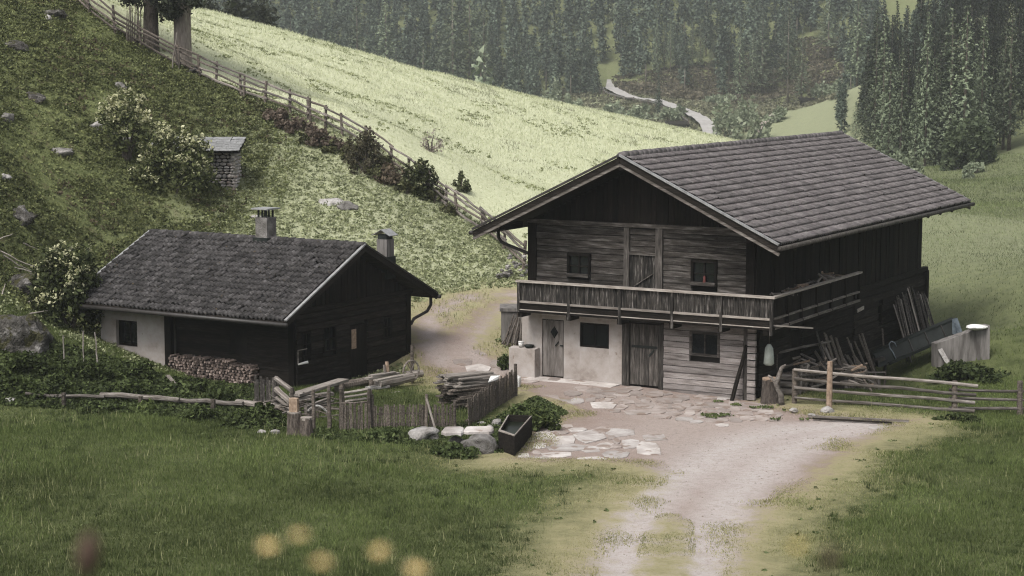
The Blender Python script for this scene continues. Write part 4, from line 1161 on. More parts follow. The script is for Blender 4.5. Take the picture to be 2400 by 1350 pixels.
# rubble wall behind the farmhouse's left corner
T = Thing("rubble_wall", "rough rubble stone wall on the bank left of the farmhouse", "stone wall", G(1195, 650))
for k in range(34):
    px = random.uniform(1165, 1240); py = 650 - random.random() ** 1.2 * (52 if px > 1190 else 26); g = G(1200, 652)
    p = AT(px, py, g.y + random.uniform(-.2, .3)); s_ = random.uniform(.1, .2)
    o = rock("stone", None, p - T.l, (s_ * 1.7, s_ * 1.4, s_), 100 + k, M['stone'] if k % 4 else M['pale_stone'], 1); o.parent = T.o; o.location = p - T.l

# ---- hillside shed
gs = G(520, 440); sp_ = F_PX / gs.y
T = Thing("stone_shed", "small rubble-stone shed with a shingled roof on the hillside behind the flowering bush", "shed", gs)
ws, hs_, ds = 3.4, 82 / sp_, 1.5
x1 = gs.x + 32 / sp_; x0 = x1 - ws; yb = gs.y
m = MB().box(x0 + .12, x1 - .12, yb + .12, yb + ds, gs.z - 1.2, gs.z + hs_); T.build(m, "core_wall", M['dark_inside'])
k = 0
for fx in (0, 1):
    z = gs.z - .5
    while z < gs.z + hs_ - .02:
        hh = random.uniform(.10, .2); q = x0 if fx == 0 else yb
        e_ = x1 if fx == 0 else yb + ds
        while q < e_ - .05:
            wv = min(random.uniform(.14, .34), e_ - q); sz = (wv * 1.02, .3, hh * 1.02)
            c = Vector((q + wv / 2, yb + .07, z + hh / 2)) if fx == 0 else Vector((x1 - .07, q + wv / 2, z + hh / 2))
            if not (fx == 0 and c.x < x1 - 2.2):
                if fx: sz = (.3, sz[1] * 0 + wv * 1.02, sz[2])
                o = rock("stone", None, c - T.l, (sz[0] * 1.12, sz[1] * 1.1, sz[2] * 1.12), 200 + k, M['flagstone'] if k % 4 else M['pale_stone'], 1, amp=.18); o.parent = T.o; o.location = c - T.l; k += 1
            q += wv
        z += hh
zr = gs.z + hs_ + .05
rf = T.build(MB().hexa([(x0 - .3, yb - .35, zr), (x1 + .25, yb - .35, zr - .06), (x1 + .25, yb + ds + .2, zr + .42), (x0 - .3, yb + ds + .2, zr + .46), (x0 - .3, yb - .35, zr + .06), (x1 + .25, yb - .35, zr), (x1 + .25, yb + ds + .2, zr + .48), (x0 - .3, yb + ds + .2, zr + .52)]), "roof", M['dark_wood_x'])
shm = MB().box(-.14, .14, -.25, .25, -.012, .012).mesh("shingle", M['metal_edge'])
for r_ in range(7):
    for c_ in range(14):
        t = (r_ + .3) / 7; xx = x0 - .3 + (c_ + .5) / 14 * (x1 - x0 + .55); yy = yb - .38 + t * (ds + .55)
        link("shingle", shm, rf, (xx - T.l.x + random.uniform(-.02, .02), yy - T.l.y, zr + .075 + t * .48 - T.l.z + random.uniform(0, .012) + .004 * (c_ % 2)), (.15, 0, random.uniform(-.06, .06)))

# ---- trough
T = Thing("water_trough", "long hollowed wooden water trough at the edge of the paved yard", "trough", G(1187, 1058))
zt = .52
nl, nr, fr_, fl = PZ(1168, 1011, zt), PZ(1206, 1023, zt), PZ(1247, 976, zt), PZ(1191, 974, zt)
ctr = (nl + nr + fr_ + fl) / 4
def shr(p, k): q = ctr.lerp(p, k); return q
outer = [nl, nr, fr_, fl]; cen = ctr
inner = [p + ((cen - p).normalized() * .13) for p in outer]
zf = min(h1(p.x, p.y) for p in outer) - .06
m = MB(); vs = [(p.x, p.y, zf) for p in outer] + [(p.x, p.y, zt) for p in outer] + [(p.x, p.y, zt) for p in inner] + [(p.x, p.y, .2) for p in inner]
fs = [(3, 2, 1, 0)] + [(i, (i + 1) % 4, 4 + (i + 1) % 4, 4 + i) for i in range(4)] + [(12, 13, 14, 15)] + [(8 + i, 8 + (i + 1) % 4, 12 + (i + 1) % 4, 12 + i) for i in range(4)]
m.add(vs, fs); T.build(m, "basin", M['dark_wood_x'])
for i in range(4):
    a_, b_ = outer[i], outer[(i + 1) % 4]; c_, d_ = inner[(i + 1) % 4], inner[i]
    m = MB().hexa([(p.x, p.y, zt + .002) for p in (a_, b_, c_, d_)] + [(p.x, p.y, zt + .03) for p in (a_, b_, c_, d_)]); T.build(m, "rim", M['pale_wood_x'] if i != 2 else M['dark_wood_x'])
m = MB().add([(p.x, p.y, .38) for p in inner], [(0, 1, 2, 3)]); T.build(m, "water", M['water'])

# ---- stacked rough lumber beside the garden fence
gl = seat(PZ(1112, 920, .5)); T = Thing("lumber_stack", "stack of rough grey boards behind the tall picket fence", "lumber stack", gl)
ax = (PZ(1165, 880, .9) - PZ(1062, 890, .9)).normalized(); ay = Vector((-ax.y, ax.x, 0))
base = PZ(1112, 912, .62)
for r_ in range(-9, 9):
    for c_ in range(4):
        if r_ == 8 and c_ in (0, 3): continue
        if r_ < 0 and c_ in (1, 2): continue
        L = random.uniform(1.2, 1.75); o_ = base + ay * (c_ * .27 - .1 + random.uniform(-.03, .03)) + ax * random.uniform(-.15, .15) + Vector((0, 0, r_ * .052 + random.uniform(0, .012)))
        d_ = (ax + ay * random.uniform(-.12, .12)).normalized()
        T.board("board", o_ - d_ * L / 2, o_ + d_ * L / 2, random.uniform(.17, .26), random.uniform(.03, .042), M['post_wood'] if r_ < 3 else M['pale_wood_x'] if random.random() < .6 else M['rail_wood'])
gsn = PZ(1157, 890, 1.02)
T = Thing("sheet", "bluish white sheet bent over the end of the lumber stack", "sheet", gsn)
m = MB(); a_, b_, c_, d_ = PZ(1144, 897, 1.0), PZ(1166, 890, 1.0), PZ(1172, 881, 1.08), PZ(1150, 882, 1.08)
m.hexa([tuple(p) for p in (a_, b_, c_, d_)] + [tuple(up(p, .015)) for p in (a_, b_, c_, d_)]); T.build(m, "sheet", M['white_cloth'])
g = G(1022, 1012)
T = Thing("leaning_pole", "thin peeled pole leaning against a fence post behind the white rock", "pole", g)
T.log("pole", g, AT(998, 928, g.y + .35), .035, .028, M['pale_wood_x'], 6, .01, 4)
for k, (px, py, t) in enumerate([(150, 850, 65), (197, 852, 78), (232, 872, 96)]):
    g = G(px, py); T = Thing("garden_stake", ["thin garden stake at the left of the row on the bank", "thin middle garden stake on the bank below the eave", "thicker garden stake leaning in front of the plaster wall"][k], "stake", g, "garden stakes on the bank")
    T.log("stake", up(g, -.1), up(g, t * g.y / F_PX) + Vector((-.05 * (k == 2) * 2, 0, 0)), .02 + .012 * (k == 2), .02, M['pale_wood_x'], 5)
# fallen branches, upper left of the outcrop
T = Thing("fallen_branches", "bare fallen branches on the bank left of the flowering elder", "branches", G(45, 640))
for (a_, b_, c_, d_) in [(0, 588, 82, 625), (8, 598, 78, 640), (30, 625, 85, 640), (0, 560, 30, 548), (55, 570, 88, 585), (62, 695, 105, 730), (70, 735, 118, 728), (5, 690, 12, 665), (66, 708, 92, 702)]:
    g = G(a_, b_ + 6); T.log("branch", AT(a_, b_, g.y - .1), AT(c_, d_, g.y - .1 + random.uniform(-.2, .3)), .028, .012, M['pale_wood_x'], 5, .06, 4)

# ---- left of the farmhouse
g = G(1198, 814); s_ = g.y / F_PX
T = Thing("cistern", "pale concrete cistern block with a slab lid left of the farmhouse", "cistern", g)
xa, xb = g.x - 24 * s_, g.x + 60 * s_
T.build(MB().box(xa, xb, g.y + .4, g.y + 1.6, g.z - .3, g.z + 82 * s_), "tank", M['concrete'])
T.build(MB().box(xa - .05, xb + .05, g.y + .34, g.y + 1.66, g.z + 82 * s_ + .004, g.z + 90 * s_), "lid", M['concrete'])
T = Thing("pole_bundle", "bundle of thin bark poles leaning together at the farmhouse corner", "poles", g)
for k in range(11):
    px0 = 1176 + k * 4.6; px1 = 1203 + k * 2.3
    T.log("pole", AT(px0, 806 + random.uniform(-4, 8), g.y - .1 + random.uniform(-.1, .1)), AT(px1, 735 + random.uniform(-4, 16) + (20 if k == 0 else 0), g.y + .1), .035, .022, M['bark'] if k % 3 else M['rail_wood'], 6, .015, 3)
T = Thing("stone_ledge", "low plastered ledge at the left corner of the farmhouse front", "ledge", in_house(-.1, -.3, 0))
q = [in_house(*p) for p in ((-.55, -.38, -.3), (.42, -.38, -.3), (.42, -.06, -.3), (-.55, -.06, -.3), (-.55, -.38, .93), (.42, -.38, .93), (.42, -.06, .96), (-.55, -.06, .96))]
T.build(MB().hexa([tuple(p) for p in q]), "ledge", M['plaster'])
pb = in_house(-.18, -.22, .96)
T = Thing("bucket", "white bucket standing on the plastered ledge", "bucket", pb)
T.build(MB().tube([pb, up(pb, .17)], [.075, .09], 12), "bucket", M['white_cloth'], True)
T.build(MB().tube([up(pb, .165), up(pb, .185)], [.098, .098], 12), "rim", M['white_cloth'], True)
pc = in_house(.12, -.2, .965)
T = Thing("basin", "flat black basin on the ledge beside the white bucket", "basin", pc)
T.build(MB().tube([pc, up(pc, .08)], [.13, .17], 12), "basin", M['dark_metal'], True)
g = G(1208, 872)
T = Thing("crooked_post", "crooked forked trunk post at the end of the tall picket fence", "post", g)
T.build(MB().tube([up(g, -.1), up(g, .3) + Vector((.02, 0, 0)), up(g, .6) + Vector((-.05, 0, 0)), up(g, .85) + Vector((-.1, 0, 0))], [.1, .075, .06, .05], 8), "trunk", M['bark'], True)
T.build(MB().tube([up(g, .35), up(g, .55) + Vector((.12, 0, 0)), up(g, .75) + Vector((.2, 0, 0))], [.06, .05, .035], 7), "branch", M['bark'], True)
g = G(1215, 905)
grock("sack", "white sack slumped at the end of the picket fence", 1214, 907, 16, 34, 77, M['white_cloth'], 1.0, cat="sack", amp=.15)

# ---- flagstones set in the dirt (parts of the yard)
fl_ = [(250,75,110,45),(400,60,170,50),(330,190,250,40),(470,225,150,45),(530,165,120,35),(565,212,90,38),(730,236,170,46),(600,132,110,38),(760,150,150,40),(690,182,90,28),
 (1000,240,140,40),(1130,210,120,46),(1180,290,110,34),(960,285,190,30),(1250,328,120,28),(1390,186,170,40),(1510,186,110,42),(1575,236,90,92),(1420,240,120,40),(1310,262,110,38),(1700,250,200,58),(1640,296,120,34),(1745,322,120,36),(1850,300,90,28),(1460,335,170,28),(1500,366,90,22),(1330,345,90,22),
 (390,370,140,38),(345,435,130,54),(470,465,170,58),(250,580,320,36),(470,512,260,44),(640,440,190,76),(840,415,220,52),(1060,448,160,40),(900,488,130,66),(1020,520,170,86),(810,556,180,50),(640,588,230,36),(430,558,200,34),(560,398,130,28),(880,215,100,36),(1060,170,120,36),(1230,190,110,38),(1080,275,110,30),(640,520,130,46),(740,500,110,40),(320,500,90,44)]
fl_px = [(1150 + a / 2.755, 860 + b / 2.755, c / 2.755, d / 2.755) for a, b, c, d in fl_] + [(2062, 998, 50, 9), (1215, 1070 - 6, 60, 10), (1160, 905, 26, 8)]
fl_px += [(1120, 862, 60, 22), (1170, 850, 46, 18), (1085, 845, 44, 16), (1135, 885, 44, 14), (1140, 822, 60, 14), (1195, 838, 30, 14)]
n_big = len(fl_px); FA = np.array([(1330, 912), (1480, 903), (1740, 935), (1820, 960), (1830, 985), (1640, 988), (1450, 968), (1350, 940)]); FB = np.array([(1262, 992), (1330, 985), (1560, 1012), (1560, 1060), (1450, 1080), (1200, 1072)])
for (P_, cnt) in ((FA, 70), (FB, 12)):
    while cnt:
        a_ = np.array([random.uniform(P_[:, 0].min(), P_[:, 0].max())]); b_ = np.array([random.uniform(P_[:, 1].min(), P_[:, 1].max())])
        if poly_sdf(a_, b_, P_)[0] > 4 and all(abs(a_[0] - q[0]) > (q[2] + 20) * .42 or abs(b_[0] - q[1]) > (q[3] + 8) * .42 for q in fl_px):
            fl_px.append((a_[0], b_[0], random.uniform(18, 44), random.uniform(7, 13)))
        elif random.random() > .02: continue
        cnt -= 1
for k, (cx, cy, w, h) in enumerate(fl_px):
    n = random.randint(5, 8); t0 = random.uniform(0, 6.28); pts = []
    for i in range(n):
        t = t0 + 2 * math.pi * i / n; r_ = random.uniform(.84, 1.22)
        ct, st = math.cos(t), math.sin(t); e = .75
        gx_ = cx + w / 2 * r_ * math.copysign(abs(ct) ** e, ct); gy_ = cy + h / 2 * r_ * math.copysign(abs(st) ** e, st)
        pts.append(G(gx_, gy_))
    c = sum(pts, Vector()) / n; pts = [p - c for p in pts]; c.z -= .04
    tl = random.uniform(-.006, .006)
    m = MB(); vb = [(p.x, p.y, p.z - .12) for p in pts]; vt = [(p.x, p.y, p.z + .009 + tl) for p in pts]; vi = [(p.x * .975, p.y * .975, p.z * .97 + .014 + tl) for p in pts]
    area = sum(pts[i].x * pts[(i + 1) % n].y - pts[(i + 1) % n].x * pts[i].y for i in range(n))
    fs = [(i, (i + 1) % n, n + (i + 1) % n, n + i) for i in range(n)] + [(n + i, n + (i + 1) % n, 2 * n + (i + 1) % n, 2 * n + i) for i in range(n)] + [tuple(range(2 * n, 3 * n))]
    if area < 0: fs = [tuple(reversed(f)) for f in fs]
    m.add(vb + vt + vi, fs); m.build("flagstone", M['worn_flag'] if (cy < 985 and random.random() < .75) or k >= n_big else M['flagstone'], YARD_OBJ, c)
T = Thing("plank", "long board sunk in the dirt along the foot of the yard fence", "board", G(2010, 985))
T.board("plank", up(G(1895, 977), .02), up(G(2130, 989), .02), .12, .06, M['rail_wood'])
T.board("plank", up(G(1905, 982), .015), up(G(2090, 992), .015), .08, .05, M['dark_wood_x'])

# ---- right of the farmhouse
g = G(1812, 945)
stump(1806, 942, .58, .72, "reddish stump at the farmhouse's right corner", M['fresh_wood'], 9)
T = Thing("root_snag", "twisted grey root snag standing beside the reddish stump", "snag", G(1832, 948))
g2 = T.l
pp = [g2 + Vector((0, 0, -.1)), AT(1830, 925, g2.y), AT(1818, 900, g2.y - .05), AT(1824, 885, g2.y), AT(1832, 862, g2.y), AT(1842, 855, g2.y)]
T.build(MB().tube(pp, [.1, .09, .07, .075, .06, .04], 8), "trunk", M['rail_wood'], True)
T.build(MB().tube([pp[2], AT(1808, 885, g2.y), AT(1800, 880, g2.y)], [.06, .045, .03], 7), "branch", M['rail_wood'], True)
T = Thing("wood_heap", "heap of split wood and roots piled against the dark side wall", "wood heap", G(1880, 930))
gw = G(1880, 925)
for k in range(90):
    px = random.uniform(1792, 2035); top = 832 + abs(px - 1850) * .12; py = random.uniform(top, 905)
    a_ = AT(px, py, gw.y + random.uniform(.5, 2.2)); d_ = Vector((random.uniform(-1, 1), random.uniform(-.6, .6), random.uniform(-.35, .35))).normalized() * random.uniform(.12, .32)
    T.log("split_log", a_ - d_, a_ + d_, random.uniform(.03, .06), .035, M['fresh_wood'] if random.random() < .18 else M['rail_wood'] if random.random() < .5 else M['post_wood'], 5, .02, 1)
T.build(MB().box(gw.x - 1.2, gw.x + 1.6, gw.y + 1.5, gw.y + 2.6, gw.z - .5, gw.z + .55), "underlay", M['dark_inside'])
g = in_house(8.02, -.02, .0)
T = Thing("sack", "pale green sack hanging by the farmhouse's right corner post", "sack", in_house(8.35, .25, 1.1))
m = MB(); cpt = in_house(8.35, .25, 1.0)
m.tube([up(cpt, .62), up(cpt, .5), up(cpt, .25), up(cpt, .02), up(cpt, -.04)], [.06, .13, .155, .17, .1], 10); T.build(m, "sack", M['green_cloth'], True)
T.build(MB().tube([up(cpt, .6), up(cpt, 1.15)], .012, 5), "cord", M['post_wood'])
T = Thing("leaning_beam", "dark beam leaning against the farmhouse front at its right end", "beam", G(1728, 932))
gq = in_house(7.42, -.42, -.1)
T.log("beam", in_house(7.42, -.45, -.15), in_house(7.75, -.1, 1.6), .075, .06, M['dark_wood_x'], 6, .01, 3)
# stacked boards leaning on the far end of the side wall
T = Thing("leaning_boards", "many thin boards leaning against the far end of the long side wall", "boards", in_house(9.0, 14, -1))
for k in range(26):
    t = k / 25; v_ = 12.3 + 4.0 * t
    zb = h1(*in_house(9.1, v_ - .5, 0)[:2])
    T.board("board", in_house(9.25 + random.uniform(-.1, .1), v_ - .75 + random.uniform(-.08, .08), zb - .03), in_house(8.3, v_ + .3, zb + random.uniform(1.75, 2.1)), random.uniform(.09, .15), .03, M['grey_wood_z'] if k % 5 else M['pale_wood_x'], up=(.87, -.49, 0))
T = Thing("leaning_board", "single pale board leaning under the machine's upper end", "board", G(2228, 862))
g = G(2229, 864); T.board("board", g, AT(2203, 818, g.y + .5), .16, .03, M['pale_stone'], up=(0, -1, .3))
# wooden rack / hay forks
T = Thing("hay_rack", "curved wooden hay rack leaning on the side wall", "hay rack", G(2032, 872))
g = G(2034, 876)
T.log("pole", g, AT(2012, 818, g.y + .8), .08, .06, M['rail_wood'], 7, .02, 3)
for k in range(4):
    T.build(MB().tube([AT(2012 + k * 4, 826, g.y + .8), AT(2003 + k * 7, 800, g.y + .9), AT(1993 + k * 9, 765, g.y + 1.1)], [.03, .028, .02], 6), "tine", M['post_wood'], True)
T.log("crossbar", AT(1996, 800, g.y + 1.0), AT(2034, 792, g.y + 1.0), .03, .03, M['post_wood'], 6)
# the elevator chute
g0, g1 = G(2085, 880), G(2240, 868)
T = Thing("elevator_chute", "dark metal elevator chute lying at a slant on the leaning boards", "farm machine", G(2150, 880))
yd0, yd1 = 65.2, 66.2
A0, A1 = AT(2060, 862, yd0), AT(2252, 778, yd1)          # lower edge line
B0, B1 = AT(2048, 828, yd0 + .25), AT(2238, 748, yd1 + .25)
def lp(t, s): return A0.lerp(A1, t).lerp(B0.lerp(B1, t), s)
m = MB(); m.hexa([tuple(lp(0, 0)), tuple(lp(1, 0)), tuple(lp(1, 0) + Vector((0, .5, 0))), tuple(lp(0, 0) + Vector((0, .5, 0))), tuple(lp(0, 1)), tuple(lp(1, 1)), tuple(lp(1, 1) + Vector((0, .5, 0))), tuple(lp(0, 1) + Vector((0, .5, 0)))])
T.build(m, "body", M['dark_metal']); T.build(MB().bar(lp(-.01, .5) + Vector((0, -.03, 0)), lp(.08, .5) + Vector((0, -.03, 0)), .3, .12), "mouth", M['gutter'])
for t in (.2, .42, .62, .82):
    T.build(MB().bar(lp(t, -.04) + Vector((0, -.03, 0)), lp(t, 1.04) + Vector((0, -.03, 0)), .03, .05), "rib", M['dark_metal'] if t < .4 else M['gutter'])
T.build(MB().bar(lp(.12, .02) + Vector((0, -.05, 0)), lp(1.0, .02) + Vector((0, -.05, 0)), .1, .1), "lower_rail", M['dark_metal'])
T.build(MB().bar(lp(-.02, 1.03) + Vector((0, -.02, 0)), lp(1.02, 1.03) + Vector((0, -.02, 0)), .06, .05), "upper_rail", M['dark_metal'])
hp_ = [AT(2100, 842, 65.0), AT(2093, 826, 65.0), AT(2086, 816, 65.0), AT(2084, 806, 65.0), AT(2089, 800, 65.0), AT(2097, 803, 65.0), AT(2101, 812, 65.0)]
T.build(MB().tube(hp_, [.022] * 7, 7), "hook", M['blue_metal'], True)
m = MB().hexa([tuple(AT(2232, 782, 66.0)), tuple(AT(2262, 795, 66.0)), tuple(AT(2262, 795, 66.5)), tuple(AT(2232, 782, 66.5)), tuple(AT(2231, 748, 66.0)), tuple(AT(2244, 745, 66.0)), tuple(AT(2244, 745, 66.5)), tuple(AT(2231, 748, 66.5))])
T.build(m, "hood", M['blue_metal'])
T.build(MB().tube([AT(2256, 800, 65.9), AT(2244, 775, 65.9), AT(2238, 755, 65.9)], .03, 6), "strut", M['blue_metal'])
for t in (.1, .8): T.log("leg", seat(lp(t, 0) + Vector((0, .3, 0)), -.05), lp(t, 0) + Vector((0, .3, 0)), .04, .04, M['dark_metal'], 6, 0, 1)
# concrete wall and the tarp on it
cw0, cw1 = G(2195, 862), G(2320, 842)
T = Thing("concrete_wall", "stained low concrete wall beyond the elevator chute", "wall", (cw0 + cw1) / 2)
tA, tB = AT(2195, 806, cw0.y), AT(2320, 762, cw1.y)
dv = Vector((-.1, .35, 0))
m = MB().hexa([tuple(up(cw0, -.4)), tuple(up(cw1, -.4)), tuple(up(cw1 + dv, -.4)), tuple(up(cw0 + dv, -.4)), tuple(tA), tuple(tB), tuple(tB + dv), tuple(tA + dv)])
T.build(m, "panel", M['concrete'])
tp_ = (AT(2292, 770, cw1.y))
o = rock("tarp", "white crumpled tarp draped on top of the concrete wall", tp_ + Vector((0, .15, .03)), (.86, .55, .22), 91, M['white_cloth'], 3, cat="tarp", amp=.2, rz=.35)
# things stored on the side balcony
T = Thing("firewood_bundle", "loose firewood heaped on the side balcony behind its handrail", "firewood", in_house(8.3, 3, 2.28))
for k in range(46):
    v_ = random.uniform(.6, 6.6); z_ = 2.95 + random.random() * (.42 if 4 < v_ < 6 else .22); c = in_house(8.4 + random.uniform(-.25, .25), v_, z_)
    d_ = Vector((random.uniform(-1, 1), random.uniform(-1, 1), random.uniform(-.2, .3))).normalized() * random.uniform(.12, .3)
    T.log("split_log", c - d_, c + d_, .045, .035, M['rail_wood'] if k % 3 else M['fresh_wood'], 5, .02, 1)
q = [in_house(8.05, .4, 2.28), in_house(8.75, .4, 2.28), in_house(8.75, 6.8, 2.28), in_house(8.05, 6.8, 2.28)]
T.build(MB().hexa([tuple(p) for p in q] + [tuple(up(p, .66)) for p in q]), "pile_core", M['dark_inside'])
T = Thing("plank", "pale plank end sticking out under the balcony corner", "plank", in_house(8.6, -.4, 2.1))
T.board("board", AT(1812, 763, 56.4), AT(1903, 769, 57.3), .12, .04, M['pale_wood_x'])
T = Thing("wall_hooks", "bent bracket and tools hung on the cottage's corner", "tools", FCm @ Vector((.1, .05, .9)))
m = MB(); pq = [FCm @ Vector((.12, .02, z_)) for z_ in (.75, 1.2)]
T.build(MB().tube([pq[0], pq[1]], .018, 5), "bar", M['rail_wood'])
T.build(MB().tube([up(pq[0], .0), pq[0] + Vector((.3, .12, .06))], [.03, .05], 6), "ladle", M['white_cloth'], True)
T.build(MB().tube([pq[1], pq[1] + Vector((.28, .1, .04))], .014, 5), "peg", M['rail_wood'])

# ---- more timber and lumber about the dark side wall
random.seed(99)
for k, (xa, ya, xb, yb, r_, mt, lb) in enumerate([
    (1795, 905, 1806, 775, .05, 'post_wood', "dark pole leaning by the farmhouse's corner behind the stump"), (1868, 900, 1905, 790, .045, 'rail_wood', "pole leaning on the dark side wall above the wood heap"), (1925, 900, 1898, 800, .04, 'post_wood', "thin pole leaning left above the wood heap"),
    (1975, 890, 1958, 795, .05, 'post_wood', "dark pole leaning on the side wall behind the new fence post"), (2052, 885, 2040, 790, .045, 'rail_wood', "pole leaning right of the hay rack"), (2075, 880, 2068, 770, .05, 'post_wood', "dark pole at the left edge of the leaning boards")]):
    g = G(xa, ya); T = Thing("leaning_pole", lb, "pole", g)
    T.log("pole", up(g, -.05), AT(xb, yb, g.y + 1.4), r_, r_ * .7, M[mt], 6, .02, 3)
g = G(1900, 855)
T = Thing("long_rail", "long rough pole propped level along the dark side wall under the balcony", "pole", seat(in_house(8.5, 3.5, 0)))
T.log("pole", AT(1806, 830, 58.6), AT(1946, 800, 62.2), .045, .035, M['rail_wood'], 6, .02, 4)
for t in (.1, .9):
    p = AT(1806, 830, 58.6).lerp(AT(1946, 800, 62.2), t); T.log("support", seat(p, -.05), up(p, -.03), .04, .04, M['post_wood'], 6, .01, 1)
g = G(2062, 868); T = Thing("rubble_heap", "heap of grey stones against the side wall left of the elevator chute", "stones", g)
for k in range(26):
    px = random.uniform(1996, 2096); py = 868 - random.random() * (46 - abs(px - 2046) * .5); p = AT(px, py, g.y + random.uniform(.2, 1.0)); s_ = random.uniform(.12, .26)
    o = rock("stone", None, p - T.l, (s_ * 1.5, s_ * 1.3, s_), 400 + k, M['stone'], 1); o.parent = T.o; o.location = p - T.l
T = Thing("slat_fence", "rickety upright-slat fence half hidden behind the yard rails", "fence", G(1960, 925))
sa, sb = G(1875, 925), G(2072, 912)
for k in range(17):
    p = seat(sa.lerp(sb, k / 16), -.05); T.board("slat", p, up(p, random.uniform(.5, 1.0)) + Vector((random.uniform(-.06, .06), 0, 0)), random.uniform(.05, .1), .025, M['post_wood'] if k % 3 else M['rail_wood'], up=(0, -1, 0))
T.log("rail", up(sa, .62) + Vector((0, -.05, 0)), up(sb, .6) + Vector((0, -.05, 0)), .03, .03, M['rail_wood'], 6)
# wall pegs and little boards on the dark side wall
T = Thing("wall_board", "small pale board nailed on the dark side wall above the hay rack", "board", in_house(8.1, 9.4, 1.3))
T.board("board", in_house(8.12, 9.1, 1.62), in_house(8.12, 9.75, 1.66), .04, .12, M['pale_wood_x'])
# tangle of old wood before the cottage
T = Thing("brushwood", "tangle of old branches and laths behind the chopping stumps", "brushwood", G(700, 985))
for k in range(34):
    px = random.uniform(648, 800); g = G(px, random.uniform(955, 990)); a_ = up(g, random.uniform(.05, .4)); d_ = Vector((random.uniform(-1, 1), random.uniform(-.5, .5), random.uniform(-.1, .3))).normalized() * random.uniform(.25, .6)
    T.log("branch", a_ - d_, a_ + d_, random.uniform(.015, .04), .012, M['rail_wood'] if k % 2 else M['post_wood'], 5, .05, 2)
log_thing("dark round log in the shade below the cottage gable", PZ(800, 905, .18), PZ(868, 892, .18), .16, M['post_wood'])
plank_on("slab", "thin stone-grey slab lying below the stacked planks", (PZ(862, 910, .12), PZ(908, 904, .12)), .3, .07, M['pale_stone'], "slab", False)
plank_on("lath", "long lath lying in the garden grass under the stacked planks", (PZ(880, 928, .06), PZ(938, 918, .06)), .07, .04, M['pale_wood_x'], "lath", False)
for k in range(5):
    px = 938 + k * 7; p = PZ(px, 878 - k, .55)
T = Thing("cart_wheel", "old dark wheel leaning at the cottage's far gable corner", "wheel", seat(PZ(962, 885, .2)))
c_ = PZ(964, 868, .42); m = MB(); m.tube([c_ + Vector((.30 * math.cos(t) * .8, -.1 + .2 * math.cos(t), .34 * math.sin(t))) for t in np.linspace(0, 6.283, 19)], .03, 6, False); T.build(m, "rim", M['rail_wood'])
for t in (0, 1.05, 2.1): T.build(MB().tube([c_ + Vector((.30 * math.cos(t) * .8, -.1 + .2 * math.cos(t), .34 * math.sin(t))), c_ - Vector((.30 * math.cos(t) * .8, .1 + .2 * math.cos(t), .34 * math.sin(t)))], .018, 5), "spoke", M['rail_wood'])
T = Thing("corner_post", "narrow dark post standing at the cottage's right corner", "post", seat(PZ(966, 880, .1)))
T.log("post", seat(PZ(966, 882, .1), -.1), up(seat(PZ(966, 882, .1)), 1.25), .06, .05, M['post_wood'], 6, .01, 2)

T = Thing("leaning_planks", "mixed old planks leaning on the dark side wall beneath the gallery's far end", "planks", in_house(9.0, 7, -.5))
for k in range(22):
    v_ = 4.6 + k * .24; zb = h1(*in_house(9.0, v_ - .3, 0)[:2]); hh = random.uniform(1.1, 1.95)
    T.board("board", in_house(8.95 + random.uniform(-.15, .25), v_ + random.uniform(-.35, .35), zb - .03), in_house(8.2, v_ + random.uniform(-.2, .2), zb + hh), random.uniform(.08, .2), .03, M['post_wood'] if k % 3 else M['rail_wood'] if k % 2 else M['grey_wood_z'], up=(.87, -.49, 0))
T = Thing("log_row", "row of short logs stacked under the gallery by the farmhouse's side door", "logs", in_house(8.6, 2.2, -.2))
for k in range(24):
    v_ = 1.2 + (k % 8) * .24 + (k // 8) * .12; zb = h1(*in_house(8.5, v_, 0)[:2]); c = in_house(8.55, v_, zb + .12 + (k // 8) * .21)
    d_ = (in_house(1, 0, 0) - in_house(0, 0, 0)) * .32; T.log("split_log", c - d_, c + d_, random.uniform(.09, .115), .1, M['post_wood'] if k % 4 else M['rail_wood'], 8, .01, 1)

# ================================================================== vegetation
def cat_(L):
    V = []; Fs = []; C = []; k = 0
    for v, f, c in L:
        V.append(v); Fs.append(f + k); C.append(c); k += len(v)
    return np.concatenate(V), np.concatenate(Fs), np.concatenate(C)

